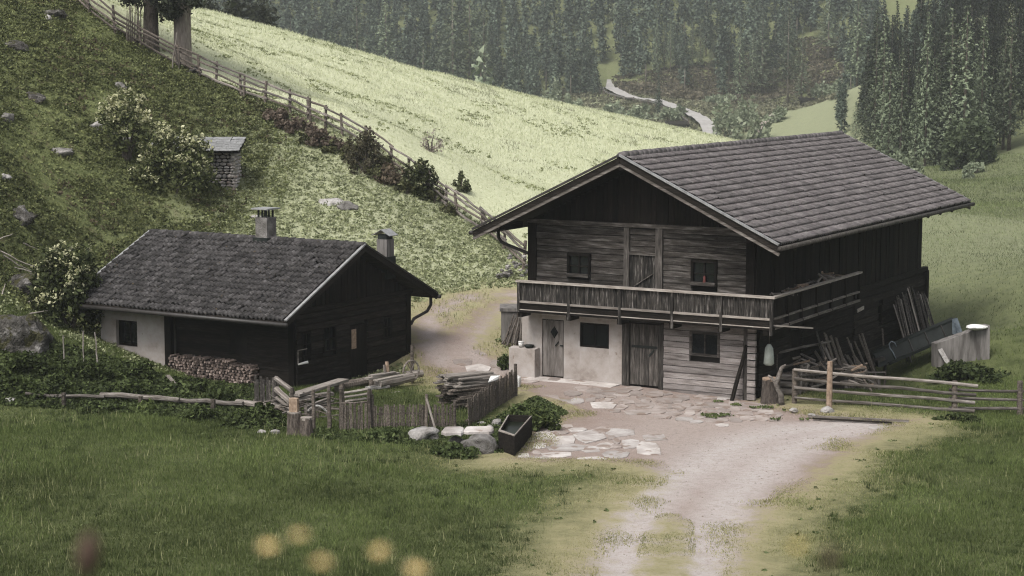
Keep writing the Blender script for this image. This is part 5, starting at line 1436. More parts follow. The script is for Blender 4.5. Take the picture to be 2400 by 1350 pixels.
def conifer_mesh(h, r, bare, n, nr, c1, c2, leaf, droop=.25, pw=.8, thin=0.0, whorl=.45):
    """needle sprays along drooping whorled branches; gaps between whorls, ragged outline"""
    zs = np.arange(bare * h, h * .985, whorl); pts = []; dirs = []; tipw = []
    for z in zs:
        t = (z - bare * h) / (h * (1 - bare))
        L = r * (1 - t) ** pw * nr.uniform(.85, 1.1) + .10
        if t < .15: L *= .55 + 3 * t
        nb = max(4, int(n * (1 - t * .6)))
        a0 = nr.uniform(0, 6.28)
        for k in range(nb):
            if nr.random() < thin: continue
            a = a0 + 6.283 * k / nb + nr.uniform(-.3, .3); l = L * nr.uniform(.55, 1.15)
            m = max(2, int(l / (leaf * .55)))
            for s in np.linspace(.25, 1, m):
                q = l * s
                pts.append((math.cos(a) * q, math.sin(a) * q, z + nr.uniform(-.12, .12) + q * .15 - droop * q * s * 1.3))
                dirs.append((math.cos(a) * .75, math.sin(a) * .75, .6)); tipw.append(s)
    pts = np.array(pts); dirs = np.array(dirs)
    v, f = cloud(pts, leaf, nr, 1.5, dirs=dirs, tri=True)
    tw = (np.array(tipw)[:, None] ** 2 * .75 + nr.random((len(pts), 1)) * .35).clip(0, 1)        # tips paler: new growth, plus lit tips and shaded insides put in the colour
    c = (np.array(c1) * (1 - tw) + np.array(c2) * tw) * nr.uniform(.9, 1.1, (len(pts), 1))
    nm = dirs * np.array([1, 1, .75]); nm /= np.linalg.norm(nm, axis=1)[:, None]      # sprays shade as the layered bough they lie on
    nm = nm + nr.normal(size=nm.shape) * .18; nm /= np.linalg.norm(nm, axis=1)[:, None]
    return v, f, np.repeat(c, 3, 0), np.repeat(nm, 3, 0)
def trunk_mesh(h, r0, mat, n=6, name="trunk"):
    return MB().tube([(0, 0, -.5), (0, 0, h * .3), (.05, .03, h * .65), (0, 0, h * .97)], [r0 * 1.15, r0 * .85, r0 * .5, r0 * .08], n).mesh(name, mat, True)

nr = np.random.default_rng(11)
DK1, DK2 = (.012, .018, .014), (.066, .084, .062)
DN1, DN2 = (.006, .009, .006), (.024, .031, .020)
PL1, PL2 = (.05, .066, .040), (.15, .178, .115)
SPR = []; LOW = []
SPR = []; SPN = []
for k in range(8):
    h = 15.; r = nr.uniform(1.8, 2.5); b = (.04, .08, .22, .38, .05, .45, .12, .3)[k]
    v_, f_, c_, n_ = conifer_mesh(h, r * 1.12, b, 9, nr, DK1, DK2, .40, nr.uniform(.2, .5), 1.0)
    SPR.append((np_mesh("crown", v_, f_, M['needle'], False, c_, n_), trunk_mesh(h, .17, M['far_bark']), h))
    if k < 6:
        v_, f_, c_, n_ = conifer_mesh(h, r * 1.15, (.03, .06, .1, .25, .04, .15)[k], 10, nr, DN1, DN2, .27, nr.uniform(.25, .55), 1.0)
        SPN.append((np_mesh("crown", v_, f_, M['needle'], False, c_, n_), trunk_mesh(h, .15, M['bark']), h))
for k in range(5):
    LOW.append(conifer_mesh(15., nr.uniform(2.0, 2.6), (.05, .2, .1, .3, .05)[k], 6, nr, DK1, DK2, .60, .35, 1.0, whorl=.6))
LAR = []
for k in range(5):
    h = 15.; b = (.05, .1, .22, .28, .12)[k]
    v_, f_, c_, n_ = conifer_mesh(h, nr.uniform(1.9, 2.6), b, 9, nr, PL1, PL2, .15, .14, .85, .06, .32)
    LAR.append((np_mesh("crown", v_, f_, M['needle'], False, c_, n_), trunk_mesh(h, .15, M['bark'] if k in (0, 1, 4) else M['far_bark']), h))
PIN = []
v_, f_, c_, n_ = conifer_mesh(15., 3.6, .12, 9, nr, (.09, .115, .075), (.19, .22, .15), .6, .02, .7, .2, .8)
PIN.append((np_mesh("crown", v_, f_, M['needle'], False, c_, n_), trunk_mesh(15., .2, M['far_bark']), 15.))

def tree(name, label, cat, kind, loc, h, w, group=None, rz=None):
    cm, tm, h0 = kind
    s = h / h0
    t = tag(empty(name, loc, random.uniform(0, 6.28) if rz is None else rz), label, cat, group)
    t.scale = (s * w, s * w, s)
    link("crown", cm, t); link("trunk", tm, t)
    return t

# forest floor positions
def far_edge(px):      # photograph row where the wood begins, and so how near its first trees stand
    return np.interp(px, [300, 1150, 1250, 1410, 1440, 1700, 1760, 1850, 1900, 1968, 1990, 2070], [318, 330, 395, 404, 436, 414, 416, 424, 446, 440, 345, 335])
cand = []
for yy in np.arange(318, 520, 4.2):
    for xx in np.arange(-130, 130, 4.2):
        cand.append((xx + random.uniform(-1.5, 1.5), yy + random.uniform(-1.6, 1.6)))
cand = np.array(cand); cz = H(cand[:, 0], cand[:, 1])
pxc, pyc = PX(cand[:, 0], cand[:, 1], cz)
ok = (cand[:, 1] > far_edge(pxc)) & (pxc > 420) & (pxc < 2070)
ok &= ~((np.abs(pxc - (1425 + (cand[:, 1] - 440) * .25)) < 16) & (cand[:, 1] < 470))
ok &= pyc > -240
F1 = np.c_[cand[ok], cz[ok], np.zeros(ok.sum())]
cand = []
for yy in np.arange(186, 330, 3.8):
    for xx in np.arange(28, 115, 3.8):
        cand.append((xx + random.uniform(-1.6, 1.6), yy + random.uniform(-1.6, 1.6)))
cand = np.array(cand); cz = H(cand[:, 0], cand[:, 1]); pxc, pyc = PX(cand[:, 0], cand[:, 1], cz)
edge = np.interp(pxc, [1955, 2000, 2080, 2200, 2400, 2700], [262, 236, 206, 194, 204, 204])
ok = (cand[:, 1] > edge) & (pxc > 1962) & (pxc < 2520) & (pyc > -320)
F2 = np.c_[cand[ok], cz[ok], np.ones(ok.sum())]
FT = np.concatenate([F1, F2])
SPECIAL = [
    ("pale larch pair member at left in the far forest, top cut by the photo edge", 838, -8, 392, 1.5), ("broad pale larch beside it, a little to its right in the far forest", 905, -14, 396, 1.4),
    ("pale larch in the top middle of the far forest, left one of three", 1062, -30, 400, 1.4), ("tallest pale larch of the three at the top middle", 1100, -40, 404, 1.5), ("pale larch at right of the three at the top middle", 1135, 2, 398, 1.2),
    ("small light spruce at the meadow crest, leftmost", 738, 72, 322, 1.0), ("second small light spruce at the meadow crest", 780, 70, 325, 1.2), ("third small light spruce along the meadow crest", 857, 82, 326, 1.1), ("slender light spruce at the crest, right of the first three", 993, 85, 335, 1.1),
    ("slim light larch above the road, left of a close trio", 1538, 40, 440, .9), ("slim light larch above the road, middle of the trio", 1556, 46, 442, .8), ("slim light larch above the road, right of the trio", 1570, 50, 440, .9),
    ("light larch tip above the road, left of a close pair", 1621, 40, 442, .8), ("light larch tip above the road, right of the pair", 1640, 38, 440, 1.0), ("light larch tip just right of the pair above the road", 1671, 66, 436, 1.0),
    ("bright larch with bare lower trunk above the road", 1732, 68, 418, 1.3), ("broad bright larch with tall bare trunk left of the clearing", 1785, 30, 420, 1.7), ("second bright tall larch at the clearing's left edge", 1762, 75, 420, 1.0),
    ("tall light spruce at the clearing with a drooping crown", 1845, 25, 400, 1.4), ("tall light spruce right of it at the clearing", 1877, 48, 396, 1.2),
    ("pale ragged larch above the clearing, cut by the photo edge", 1938, -20, 432, 1.6), ("second pale ragged larch above the clearing", 2006, -25, 350, 1.3),
    ("light larch at the left edge of the near wood, upper", 2050, 20, 262, 1.0), ("light larch with two tips in the upper near wood", 2068, 25, 268, .9), ("tall pale larch at the front left of the near wood", 2085, 116, 226, 1.25), ("narrow pale larch just right of it", 2112, 108, 232, 1.0), ("pale slender larch in the middle of the near wood", 2146, 150, 214, .9),
    ("broad pale larch in the middle of the near wood", 2192, 122, 218, 1.2), ("pale larch tip in the near wood's upper middle", 2170, 22, 262, .8), ("pale larch at the top of the near wood, left of a pair", 2226, 10, 262, 1.2), ("pale larch at the top of the near wood, right of a pair", 2260, 2, 264, 1.2),
    ("pale larch in the near wood, above the round bush", 2257, 116, 224, 1.1), ("smaller pale larch right above the round bush", 2288, 132, 228, .8), ("pale larch tip at the upper right of the near wood", 2300, 30, 262, 1.0), ("pale double-tipped larch at the far upper right", 2352, 45, 250, 1.1), ("tallest pale larch at the far upper right", 2366, 18, 256, 1.2),
    ("small pale larch low at the left edge of the near wood", 2136, 272, 200, .9), ("slim small larch standing behind the roof's right slope", 2118, 300, 198, .8), ("light young spruce at the left corner of the near wood", 2006, 235, 240, 1.2), ("reddish green young larch at the left corner of the near wood", 2030, 222, 244, 1.1)]
def near_edge(px): return float(np.interp(px, [1955, 2000, 2080, 2200, 2400, 2700], [262, 236, 206, 194, 204, 204]))
_px, _ = PX(FT[:, 0], FT[:, 1], FT[:, 2]); free = np.ones(len(FT), bool)
for _l, sx, st_, sdist, sw in SPECIAL:
    sdist = near_edge(sx) + 2 if sx > 2040 else sdist
    free &= ~((np.abs(_px - sx) < 15 * max(1, sw)) & (FT[:, 1] < sdist + 3))
FT = FT[free]
_lx, _ = PX(FT[:, 0], FT[:, 1], FT[:, 2])
hts = np.where((FT[:, 3] > 0) & (_lx < 2018), .5, 1.0) * np.where(FT[:, 3] > 0, nr.uniform(7.5, 12.5, len(FT)), nr.uniform(8.5, 14.5, len(FT)))
small = (FT[:, 3] == 0) & (FT[:, 1] < 395); hts[small] *= nr.uniform(.55, .9, small.sum())
dist = FT[:, 1]
pxb, pyb = PX(FT[:, 0], FT[:, 1], FT[:, 2]); _, pyt = PX(FT[:, 0], FT[:, 1], FT[:, 2] + hts)
seen = (pxb > -20) & (pxb < 2430) & (pyb > 5) & (pyt < 420)
vis = np.where(seen, hts / dist, 0)
order = np.argsort(-vis)
lim = 285
for i in order[:lim]:
    x, y, z, g = FT[i]
    k = random.randrange(6) if g else (random.choice((3, 5, 7, 3)) if pxb[i] > 1440 and y < 450 else random.choice((0, 1, 2, 3, 4, 5, 6, 7)))
    deep = (y > near_edge(pxb[i]) + 14) if g else (y > far_edge(pxb[i]) + 16)
    if g:
        w_ = "left" if pxb[i] < 2130 else "middle" if pxb[i] < 2270 else "right"
        lb = f"dark spruce {'deep inside' if deep else 'in the front row of'} the near wood, {w_} third"; gr = f"dark spruces of the near wood, {w_} third, {'deeper' if deep else 'front'}"
        tree("spruce_tree", lb, "tree", SPN[k % 6], (x, y, z), hts[i], random.uniform(.8, 1.2), gr)
    else:
        w_ = "above the left meadow crest" if pxb[i] < 900 else "left of the road bend" if pxb[i] < 1420 else "above the gravel road" if pxb[i] < 1740 else "around the scrubby clearing"
        lb = f"hazy spruce {'deep in' if deep else 'edging'} the far forest {w_}"; gr = f"far forest spruces {w_}, {'deeper' if deep else 'edge'}"
        tree("spruce_tree", lb, "tree", SPR[k], (x, y, z), hts[i], random.uniform(.8, 1.15), gr)
rest = order[lim:]
L_ = []; NM = []
for i in rest:
    v, f, c, nm = LOW[int(nr.integers(5))]
    a = nr.uniform(0, 6.28); s = hts[i] / 15.; w = s * nr.uniform(.85, 1.25)
    R_ = np.array([[math.cos(a) * w, -math.sin(a) * w, 0], [math.sin(a) * w, math.cos(a) * w, 0], [0, 0, s]])
    L_.append((v @ R_.T + FT[i, :3], f, c * nr.uniform(.75, 1.3))); NM.append(nm @ (R_ / np.array([[w, w, s]])).T)
v, f, c = cat_(L_)
tag(link("forest", np_mesh("forest", v, f, M['needle'], False, c, np.concatenate(NM))), kind='stuff')
print("forest trees", len(FT), "joined", len(rest), "tris", len(f))

# single trees that stand out: (label, kind, px, py top, distance, width factor)
def top_tree(label, kind, px, pt, d, w, name="larch_tree", cat="tree", hmin=4.0):
    g = AT(px, 300, d); z = h1(g.x, d); tz = AT(px, pt, d).z
    return tree(name, label, cat, kind, (g.x, d, z), max(tz - z, hmin), w)
for k, (lb, px, pt, d, w) in enumerate(SPECIAL):
    top_tree(lb, LAR[(0, 1, 4)[k % 3]] if px > 2040 else LAR[k % 5] if d < 430 else LAR[k % 3], px, pt, near_edge(px) + (k * 7 % 5) - 2 if px > 2040 else d, w)
top_tree("lone spreading pine with layered boughs at the meadow crest", PIN[0], 1128, 112, 300, 1.0, "pine_tree")
top_tree("dark full spruce left of the gravel road bend", SPR[1], 1395, 128, 398, 1.3, "spruce_tree")
top_tree("dark slim spruce between the road and the meadow", SPR[6], 1543, 170, 352, .8, "spruce_tree")

# bushes -------------------------------------------------------------
def bush(name, label, c, rad, n, leaf, c1, c2, cat="bush", blobs=16, blossom=0, stems=5, group=None, bl_c=((.36, .36, .19), (.62, .61, .42)), seed=0, top=.0, spread=.42, bls=.9):
    nr = np.random.default_rng(1000 + seed)
    t = tag(empty(name, tuple(c)), label, cat, group)
    rad = np.array(rad)
    d = nr.normal(size=(blobs, 3)); d /= np.linalg.norm(d, axis=1)[:, None]; d *= nr.uniform(.35, .95, blobs)[:, None] ** .6
    d[:, 2] = np.abs(d[:, 2]) * .9 - .12 + top
    bc = d * rad; bc[:, 2] += rad[2] * .15
    br = nr.uniform(.22, spread, blobs)
    w = br ** 2; k = nr.choice(blobs, n, p=w / w.sum())
    q = nr.normal(size=(n, 3)); q /= np.linalg.norm(q, axis=1)[:, None]; q *= nr.random(n)[:, None] ** .45
    P = bc[k] + q * br[k][:, None] * rad * 1.05
    P[:, 2] = np.maximum(P[:, 2], .02)
    v, f = cloud(P, leaf, nr, 1.5, up=.5)
    link("crown", np_mesh("crown", v, f, M['leaf'], False, shade(c1, c2, n, nr, 4, .22)), t)
    if blossom:
        sel = np.nonzero(q[:, 2] > .25)[0]; sel = nr.choice(sel, min(blossom, len(sel)), replace=False)
        cc = P[sel] + np.array([0, -.02, .05])
        B = np.repeat(cc, 7, 0) + nr.normal(size=(len(cc) * 7, 3)) * leaf * np.array([.42, .42, .5])
        v, f = cloud(B, leaf * bls, nr, 1.1, up=.8)
        link("blossoms", np_mesh("blossoms", v, f, M['petal'], False, shade(*bl_c, len(B), nr, 4, .1)), t)
    for i in range(stems):
        e = bc[nr.integers(blobs)]; m = MB().tube([(nr.uniform(-.15, .15) * rad[0], nr.uniform(-.15, .15) * rad[1], -.25), tuple(e * np.array([.45, .45, .5])), tuple(e * .95)], [.05 + .012 * rad[2], .035, .012], 5)
        m.build("stem", M['bark'], t)
    return t
def gbush(name, label, px, py, wpx, hpx, n, leaf, c1, c2, dep=.8, lift=0, **k):
    g = G(px, py); s = g.y / F_PX
    return bush(name, label, up(g, lift * s - .05), (wpx * s / 2, wpx * s / 2 * dep, hpx * s * .92), n, leaf, c1, c2, **k)
ELD1, ELD2 = (.035, .045, .018), (.14, .155, .066)
gbush("elder_bush", "big flowering elder bush hanging over the stone shed, cream blossom on top", 408, 446, 204, 168, 6500, .12, ELD1, ELD2, blossom=330, seed=1, blobs=40, top=.0, spread=.32, stems=3)
gbush("elder_bush", "airy flowering elder left of the big one, thin bare stems below", 298, 375, 124, 142, 1500, .13, ELD1, ELD2, blossom=150, seed=2, top=.35, stems=9, spread=.36)
gbush("elder_bush", "flowering elder pressed against the cottage's left roof edge", 160, 770, 172, 196, 4600, .13, (.022, .028, .013), (.075, .09, .036), blossom=190, seed=3, blobs=24, top=.2, spread=.36, bls=.75)
gbush("elder_bush", "low flowering sprig at the cottage eave corner", 215, 748, 70, 60, 500, .11, ELD1, ELD2, blossom=22, seed=33)
gbush("thorn_bush", "dark upright thorn bush growing through the hill fence, upper of two", 858, 402, 104, 112, 2000, .11, (.040, .036, .024), (.115, .105, .065), seed=4, stems=14, blobs=20, spread=.34)
gbush("thorn_bush", "darkest thorn bush on the hill fence, lower of two", 985, 458, 96, 100, 2400, .12, (.020, .024, .012), (.07, .08, .035), seed=5, stems=10, blossom=26)
gbush("thorn_bush", "small thin bush beside the lower fence posts", 1082, 446, 50, 56, 420, .12, (.035, .04, .02), (.09, .10, .05), seed=6, stems=8, blobs=9, spread=.3)
gbush("shrub", "pale bare shrub in the bright meadow behind the thorn bushes", 1008, 352, 70, 56, 260, .10, (.20, .17, .15), (.34, .31, .27), seed=7, stems=16, blobs=14, spread=.3)
gbush("shrub", "brownish low shrub below the hill fence, between the two thorn bushes", 915, 432, 80, 50, 900, .11, (.06, .046, .034), (.15, .12, .085), seed=8, stems=6)
for k, (px, py, w, h) in enumerate([(650, 280, 70, 36), (700, 308, 80, 40), (748, 336, 80, 42), (668, 300, 50, 26), (790, 352, 60, 34)]):
    gbush("bracken", ["topmost dry reddish shrub along the hill fence", "large dry reddish shrub patch midway along the fence", "dry reddish shrub patch nearest the upper thorn bush", "small dry shrub at the lower edge of the red patch", "grey green dry shrub just left of the upper thorn bush"][k], px, py, w, h, 900, .12, (.085, .064, .050), (.18, .145, .115), seed=10 + k, stems=5, blobs=26, spread=.28)
gbush("shrub", "leafy green shrub between the tall picket fence and the trough", 1262, 1005, 92, 66, 2600, .085, (.035, .05, .018), (.13, .16, .06), seed=21, blobs=22, spread=.36)
gbush("shrub", "second leafy shrub under the tall picket fence", 1215, 985, 80, 52, 1800, .08, (.03, .045, .016), (.11, .14, .052), seed=22, blobs=18)
gbush("shrub", "rounded green shrub at the lane's edge left of the farmhouse", 1188, 862, 40, 42, 700, .09, (.03, .04, .016), (.10, .13, .05), seed=23)
gbush("shrub", "leafy nettles in front of the stone bench", 1075, 1066, 130, 36, 1800, .08, (.03, .042, .016), (.10, .13, .05), seed=24, blobs=20, stems=0)
gbush("shrub", "nettle clump left of the white rock at the picket fence", 905, 1030, 90, 40, 1500, .08, (.03, .045, .016), (.11, .14, .055), seed=25, blobs=16, stems=0)
gbush("shrub", "bright leafy weed in front of the low beams", 345, 968, 46, 36, 500, .10, (.06, .08, .025), (.16, .20, .075), seed=26, stems=2)
gbush("shrub", "dark grassy bush at the foot of the concrete wall", 2270, 888, 170, 40, 2200, .12, (.022, .032, .013), (.07, .09, .035), seed=27, blobs=22, stems=0)
gbush("shrub", "dark bush clump by the middle post of the right fence", 2250, 985, 110, 22, 800, .09, (.025, .034, .014), (.07, .09, .035), seed=28, stems=0)
for k, (px, py, w, h) in enumerate([(60, 872, 120, 50), (190, 880, 140, 60), (310, 880, 110, 46), (120, 920, 150, 50), (290, 925, 140, 44), (430, 925, 110, 44), (20, 920, 90, 46), (520, 945, 110, 40), (470, 985, 90, 36), (570, 1000, 100, 44), (620, 985, 60, 50), (250, 965, 110, 30)]):
    gbush("undergrowth_bush", ["weedy clump under the grey outcrop at the far left", "broad weed clump among the garden stakes", "weeds climbing to the plaster wall's foot", "dark weed clump above the left end of the low beams", "dark weeds above the middle of the low beams", "weeds before the firewood stack", "dark weeds at the photo's left edge below the outcrop", "weeds between the firewood and the low beams", "weed clump in front of the beams, left of two", "weed clump in front of the beams, right of two", "shaded weeds below the board gate", "low weeds before the left part of the beams"][k],
          px, py, w, h, 1700, .10, (.020, .028, .011), (.085, .11, .04), seed=40 + k, blobs=20, stems=0, dep=.7)
for k, (px, py, w, h, n) in enumerate([(826, 372, 60, 46, 700), (880, 418, 70, 46, 800), (948, 452, 60, 40, 700), (1022, 476, 56, 44, 600), (1046, 500, 40, 30, 350), (905, 395, 46, 40, 450), (770, 352, 56, 30, 500), (610, 262, 46, 24, 300), (720, 330, 60, 28, 500)]):
    gbush("shrub", ["low shrub under the upper thorn bush's left side", "green brown shrub at the foot of the upper thorn bush", "shrub filling the gap before the lower thorn bush", "shrub right below the lower thorn bush", "little shrub at the fence below the lower thorn bush", "loose shrub between the thorn bushes, on the fence line", "low green shrub beside the dry reddish patch", "small shrub at the upper end of the reddish patch", "green shrub under the middle of the reddish patch"][k], px, py, w, h, n, .11, (.04, .042, .022), (.13, .135, .065), seed=70 + k, stems=6, blobs=16, spread=.32)
# far bushes by the road and the wood edge
def fbush(name, label, px, py, d, wpx, hpx, n, c1, c2, seed, leaf=.5, cat="bush", **k):
    g = AT(px, py, d); z = h1(g.x, d); s = d / F_PX
    return bush(name, label, Vector((g.x, d, z)), (wpx * s / 2, wpx * s / 2, hpx * s * .95 + max(g.z - z, 0)), n, leaf, c1, c2, cat=cat, seed=seed, stems=3, **k)
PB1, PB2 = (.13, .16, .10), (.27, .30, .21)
for k, (lb, px, py, d, w, h) in enumerate([
    ("pale slim birch-like tree on the meadow crest left of the road", 1302, 222, 380, 26, 56), ("pale bush at the foot of the slim tree by the crest", 1285, 246, 372, 50, 32), ("second pale bush along the crest before the dark spruce", 1322, 252, 370, 44, 38), ("pale bush closest to the dark spruce at the crest", 1352, 262, 366, 44, 26),
    ("olive bush below the gravel road, left", 1440, 268, 362, 60, 34), ("olive bush below the gravel road, middle", 1500, 280, 352, 70, 36), ("olive bush below the gravel road, right", 1570, 288, 346, 60, 30), ("round green bush in the inner bend of the road", 1592, 272, 350, 46, 28),
    ("big pale willow beside the road's lower end", 1706, 318, 322, 66, 88), ("taller pale willow right behind the big one", 1742, 300, 332, 60, 72), ("pale willow row beside the farm track", 1775, 312, 316, 60, 56), ("small willow at the upper end of the track", 1815, 286, 330, 54, 44),
    ("light bush on the bank above the road bend", 1440, 160, 470, 40, 50), ("brown green scrub above the road, left", 1500, 228, 404, 70, 34), ("brown green scrub above the road, right", 1600, 240, 396, 90, 28), ("scrub patch at the forest foot beyond the road", 1690, 250, 392, 80, 24),
    ("brown scrub on the clearing below the tall light spruces", 1900, 200, 412, 110, 56), ("green scrub line above the little hut", 1930, 222, 398, 90, 36), ("pale scrub at the right end of the small green field", 1962, 262, 372, 50, 40),
    ("pale whitish bush behind the roof's right verge", 2142, 402, 176, 46, 46), ("yellowish bush left of the whitish one behind the roof", 2108, 392, 180, 44, 40), ("small light bush at the foot of the round tree", 2288, 398, 176, 40, 20), ("tiny light bush near the wood edge at the right", 2270, 402, 172, 24, 20)]):
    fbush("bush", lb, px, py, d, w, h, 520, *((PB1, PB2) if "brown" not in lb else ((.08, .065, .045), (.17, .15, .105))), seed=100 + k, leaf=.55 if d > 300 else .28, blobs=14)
fbush("round_tree", "round broad-leaved tree with dense boughs before the near wood, left half", 2250, 402, 180, 78, 118, 2200, (.04, .052, .03), (.11, .135, .075), 140, .36, "tree", blobs=22)
fbush("round_tree", "round broad-leaved tree joined to it on the right", 2300, 398, 182, 76, 108, 2000, (.035, .046, .026), (.09, .115, .062), 141, .36, "tree", blobs=22)
for k, (px, d, w, h) in enumerate([(500, 178, 90, 90), (560, 180, 90, 76), (610, 182, 70, 70)]):
    fbush("dark_tree", ["dark bushy tree beyond the crest at upper left", "dark bushy tree beyond the crest, middle of three", "dark bushy tree beyond the crest, right of three"][k], px, 60, d, w, h, 1500, (.022, .026, .018), (.055, .06, .042), 150 + k, .35, "tree", blobs=18)

# two old spruces on the fence line
def old_spruce(label, px, py, wpx, lows, mat, seed):
    g = G(px, py); r0 = wpx * g.y / F_PX / 2; nr = np.random.default_rng(seed)
    t = tag(empty("old_spruce", (g.x, g.y + .5, g.z)), label, "tree")
    MB().tube([(0, 0, -.6), (0, 0, .1), (.02, 0, .8), (.03, 0, 3), (0, .1, 10), (0, 0, 22)], [r0 * 1.25, r0 * 1.1, r0, r0 * .93, r0 * .6, .05], 14).build("trunk", mat, t, smooth=True)
    v, f, c, _n = conifer_mesh(23., 4.6, .18, 9, nr, (.018, .022, .014), (.05, .058, .036), .24, .5, whorl=.5)
    L_ = [(v, f, c)]
    for (qx, qy, wx, hy, n) in lows:          # lower hanging sprays
        q = AT(qx, qy, g.y + .3) - Vector((g.x, g.y + .5, g.z)); s = g.y / F_PX
        P = np.array(q) + nr.normal(size=(n, 3)) * np.array([wx * s * .4, .7, hy * s * .35])
        v, f = cloud(P, .13, nr, 1.6, tri=True); L_.append((v, f, shade((.02, .024, .016), (.055, .065, .04), n, nr, 3)))
        MB().tube([(0, 0, q.z + .6), tuple(q * .6 + Vector((0, 0, .3))), tuple(q)], [.06, .035, .01], 5).build("branch", M['bark'], t)
    v, f, c = cat_(L_); link("crown", np_mesh("crown", v, f, M['needle'], False, c), t)
old_spruce("old spruce with a dark trunk on the hill fence, left of two", 350, 112, 34, [(310, 0, 40, 18, 260), (400, 20, 40, 30, 700), (385, -8, 50, 22, 300)], M['bark'], 5)
old_spruce("old spruce with a pale grey trunk on the hill fence, right of two", 424, 150, 42, [(402, 34, 22, 18, 250), (452, 4, 30, 18, 260)], M['far_bark'], 6)
T = Thing("stake_bundle", "dark pointed stakes standing upright against the fence left of the dark trunk", "stakes", G(318, 104))
for k in range(9):
    px = 297 + k * 4.8; g = G(px, 100 + k * 1.2)
    T.log("stake", up(g, -.1), AT(px + random.uniform(-3, 3), 16 + random.uniform(-8, 14), g.y + .1), .05, .02, M['post_wood'], 5, .02, 2)

# ground cover ------------------------------------------------------
nr = np.random.default_rng(21)
def region(n, x0, x1, y0, y1, test=None):
    x = nr.uniform(x0, x1, n); y = nr.uniform(y0, y1, n); z = H(x, y)
    k = in_view(x, y, z)
    x, y, z = x[k], y[k], z[k]
    if test is not None:
        m = test(x, y, z); x, y, z = x[m], y[m], z[m]
    return x, y, z
def in_building(x, y):
    def loc(o, yaw):
        c, s = math.cos(yaw), math.sin(yaw); dx, dy = x - o[0], y - o[1]
        return dx * c + dy * s, -dx * s + dy * c
    u, v = loc((.563, 61.285), -.5152); a = (u > -.3) & (u < BW + .2) & (v > -.2) & (v < BL + .3)
    u, v = loc((-6.903, 58.9), -.56); b = (u > -CL) & (u < .15) & (v > -.1) & (v < CW + .2)
    return a | b
def turf_colour(x, y, n):
    d, p, hh = zones(x, y)
    d = d + 1.2 * vnoise(np.stack([x * .9, y * .9, 0 * x], -1), 3)
    t = nr.random(n)[:, None]
    big = (.5 + .5 * fbm(np.stack([x * .25, y * .25, 0 * x], -1), 9, 3))[:, None].clip(0, 1)
    gr = np.array((.044, .064, .019)) * (1 - t) + np.array((.142, .176, .062)) * t
    gr = gr * (.62 + .8 * big)
    pl = np.array((.35, .375, .225)) * (1 - t) + np.array((.62, .63, .46)) * t
    ye = np.array((.20, .195, .085)) * (1 - t) + np.array((.40, .375, .20)) * t
    c = gr * (1 - p[:, None]) + pl * p[:, None]
    w = smoothstep(-2.4, -.2, d + nr.normal(size=n) * .6)[:, None]
    return c * (1 - w) + ye * w, d
x, y, z = region(1000000, -22, 24, 33.5, 63, lambda x, y, z: ~in_building(x, y))
c, d = turf_colour(x, y, len(x))
keep = nr.random(len(x)) < smoothstep(.3, -.7, d)
x, y, z, c, d = x[keep], y[keep], z[keep], c[keep], d[keep]
tall = .55 + .6 * (.5 + .5 * fbm(np.stack([x * .6, y * .6, 0 * x], -1), 4, 3)).clip(0, 1.2)
hgt = (.045 + .075 * smoothstep(-.4, -3.2, d)) * tall
v, f, c3 = blades(x, y, hgt, .021, c, nr, .8, z)
tag(link("lawn_grass", np_mesh("lawn_grass", v, f, M['blade'], False, c3)), kind='stuff')
print("lawn blades", len(f))
# bigger tufts in the turf
x, y, z = region(6000, -19, 21, 33.5, 60, lambda x, y, z: ~in_building(x, y))
d, _, _ = zones(x, y); k = (d < -1.5) & (vnoise(np.stack([x * .5, y * .5, 0 * x], -1), 8) > -.05); x, y = x[k], y[k]
X = np.repeat(x, 14) + nr.normal(size=len(x) * 14) * .07; Y = np.repeat(y, 14) + nr.normal(size=len(x) * 14) * .07
v, f, c3 = blades(X, Y, np.repeat(nr.uniform(.10, .2, len(x)), 14), .024, np.repeat(np.array((.035, .048, .017)) + nr.random((len(x), 1)) * np.array((.05, .06, .025)), 14, 0), nr, .7)
tag(link("grass_tufts", np_mesh("grass_tufts", v, f, M['blade'], False, c3)), kind='stuff')
# scattered taller stalks gone to seed
x, y, z = region(9000, -19, 21, 33.5, 58, lambda x, y, z: ~in_building(x, y)); d, _, _ = zones(x, y); k = (d < -1.2) & (vnoise(np.stack([x * .35, y * .35, 0 * x], -1), 71) > -.2); x, y = x[k], y[k]
v, f, c3 = blades(x, y, .24, .022, np.array((.16, .17, .08)) + nr.random((len(x), 1)) * np.array((.16, .15, .09)), nr, .5)
tag(link("seed_stalks", np_mesh("seed_stalks", v, f, M['blade'], False, c3)), kind='stuff')
# hillside and meadow grass
x, y, z = region(640000, -50, 50, 60, 190, lambda x, y, z: ~in_building(x, y))
c, d = turf_colour(x, y, len(x)); _, p, hh = zones(x, y)
keep = (d < -.2) & (nr.random(len(x)) < (1 - .25 * hh)) & (nr.random(len(x)) < np.clip(70 / y, .35, 1))
x, y, z, c = x[keep], y[keep], z[keep], c[keep]
patch = vnoise(np.stack([x * .45, y * .3, 0 * x], -1), 14) + .6 * vnoise(np.stack([x * 1.4, y * .9, 0 * x], -1), 15)
c = np.where((patch > .55)[:, None], c * .62, c)
v, f, c3 = blades(x, y, .13 + .07 * smoothstep(80, 150, y), .032 + .03 * smoothstep(80, 160, y), c, nr, 1.0, z)
tag(link("hill_grass", np_mesh("hill_grass", v, f, M['blade'], False, c3)), kind='stuff')
print("hill blades", len(f))
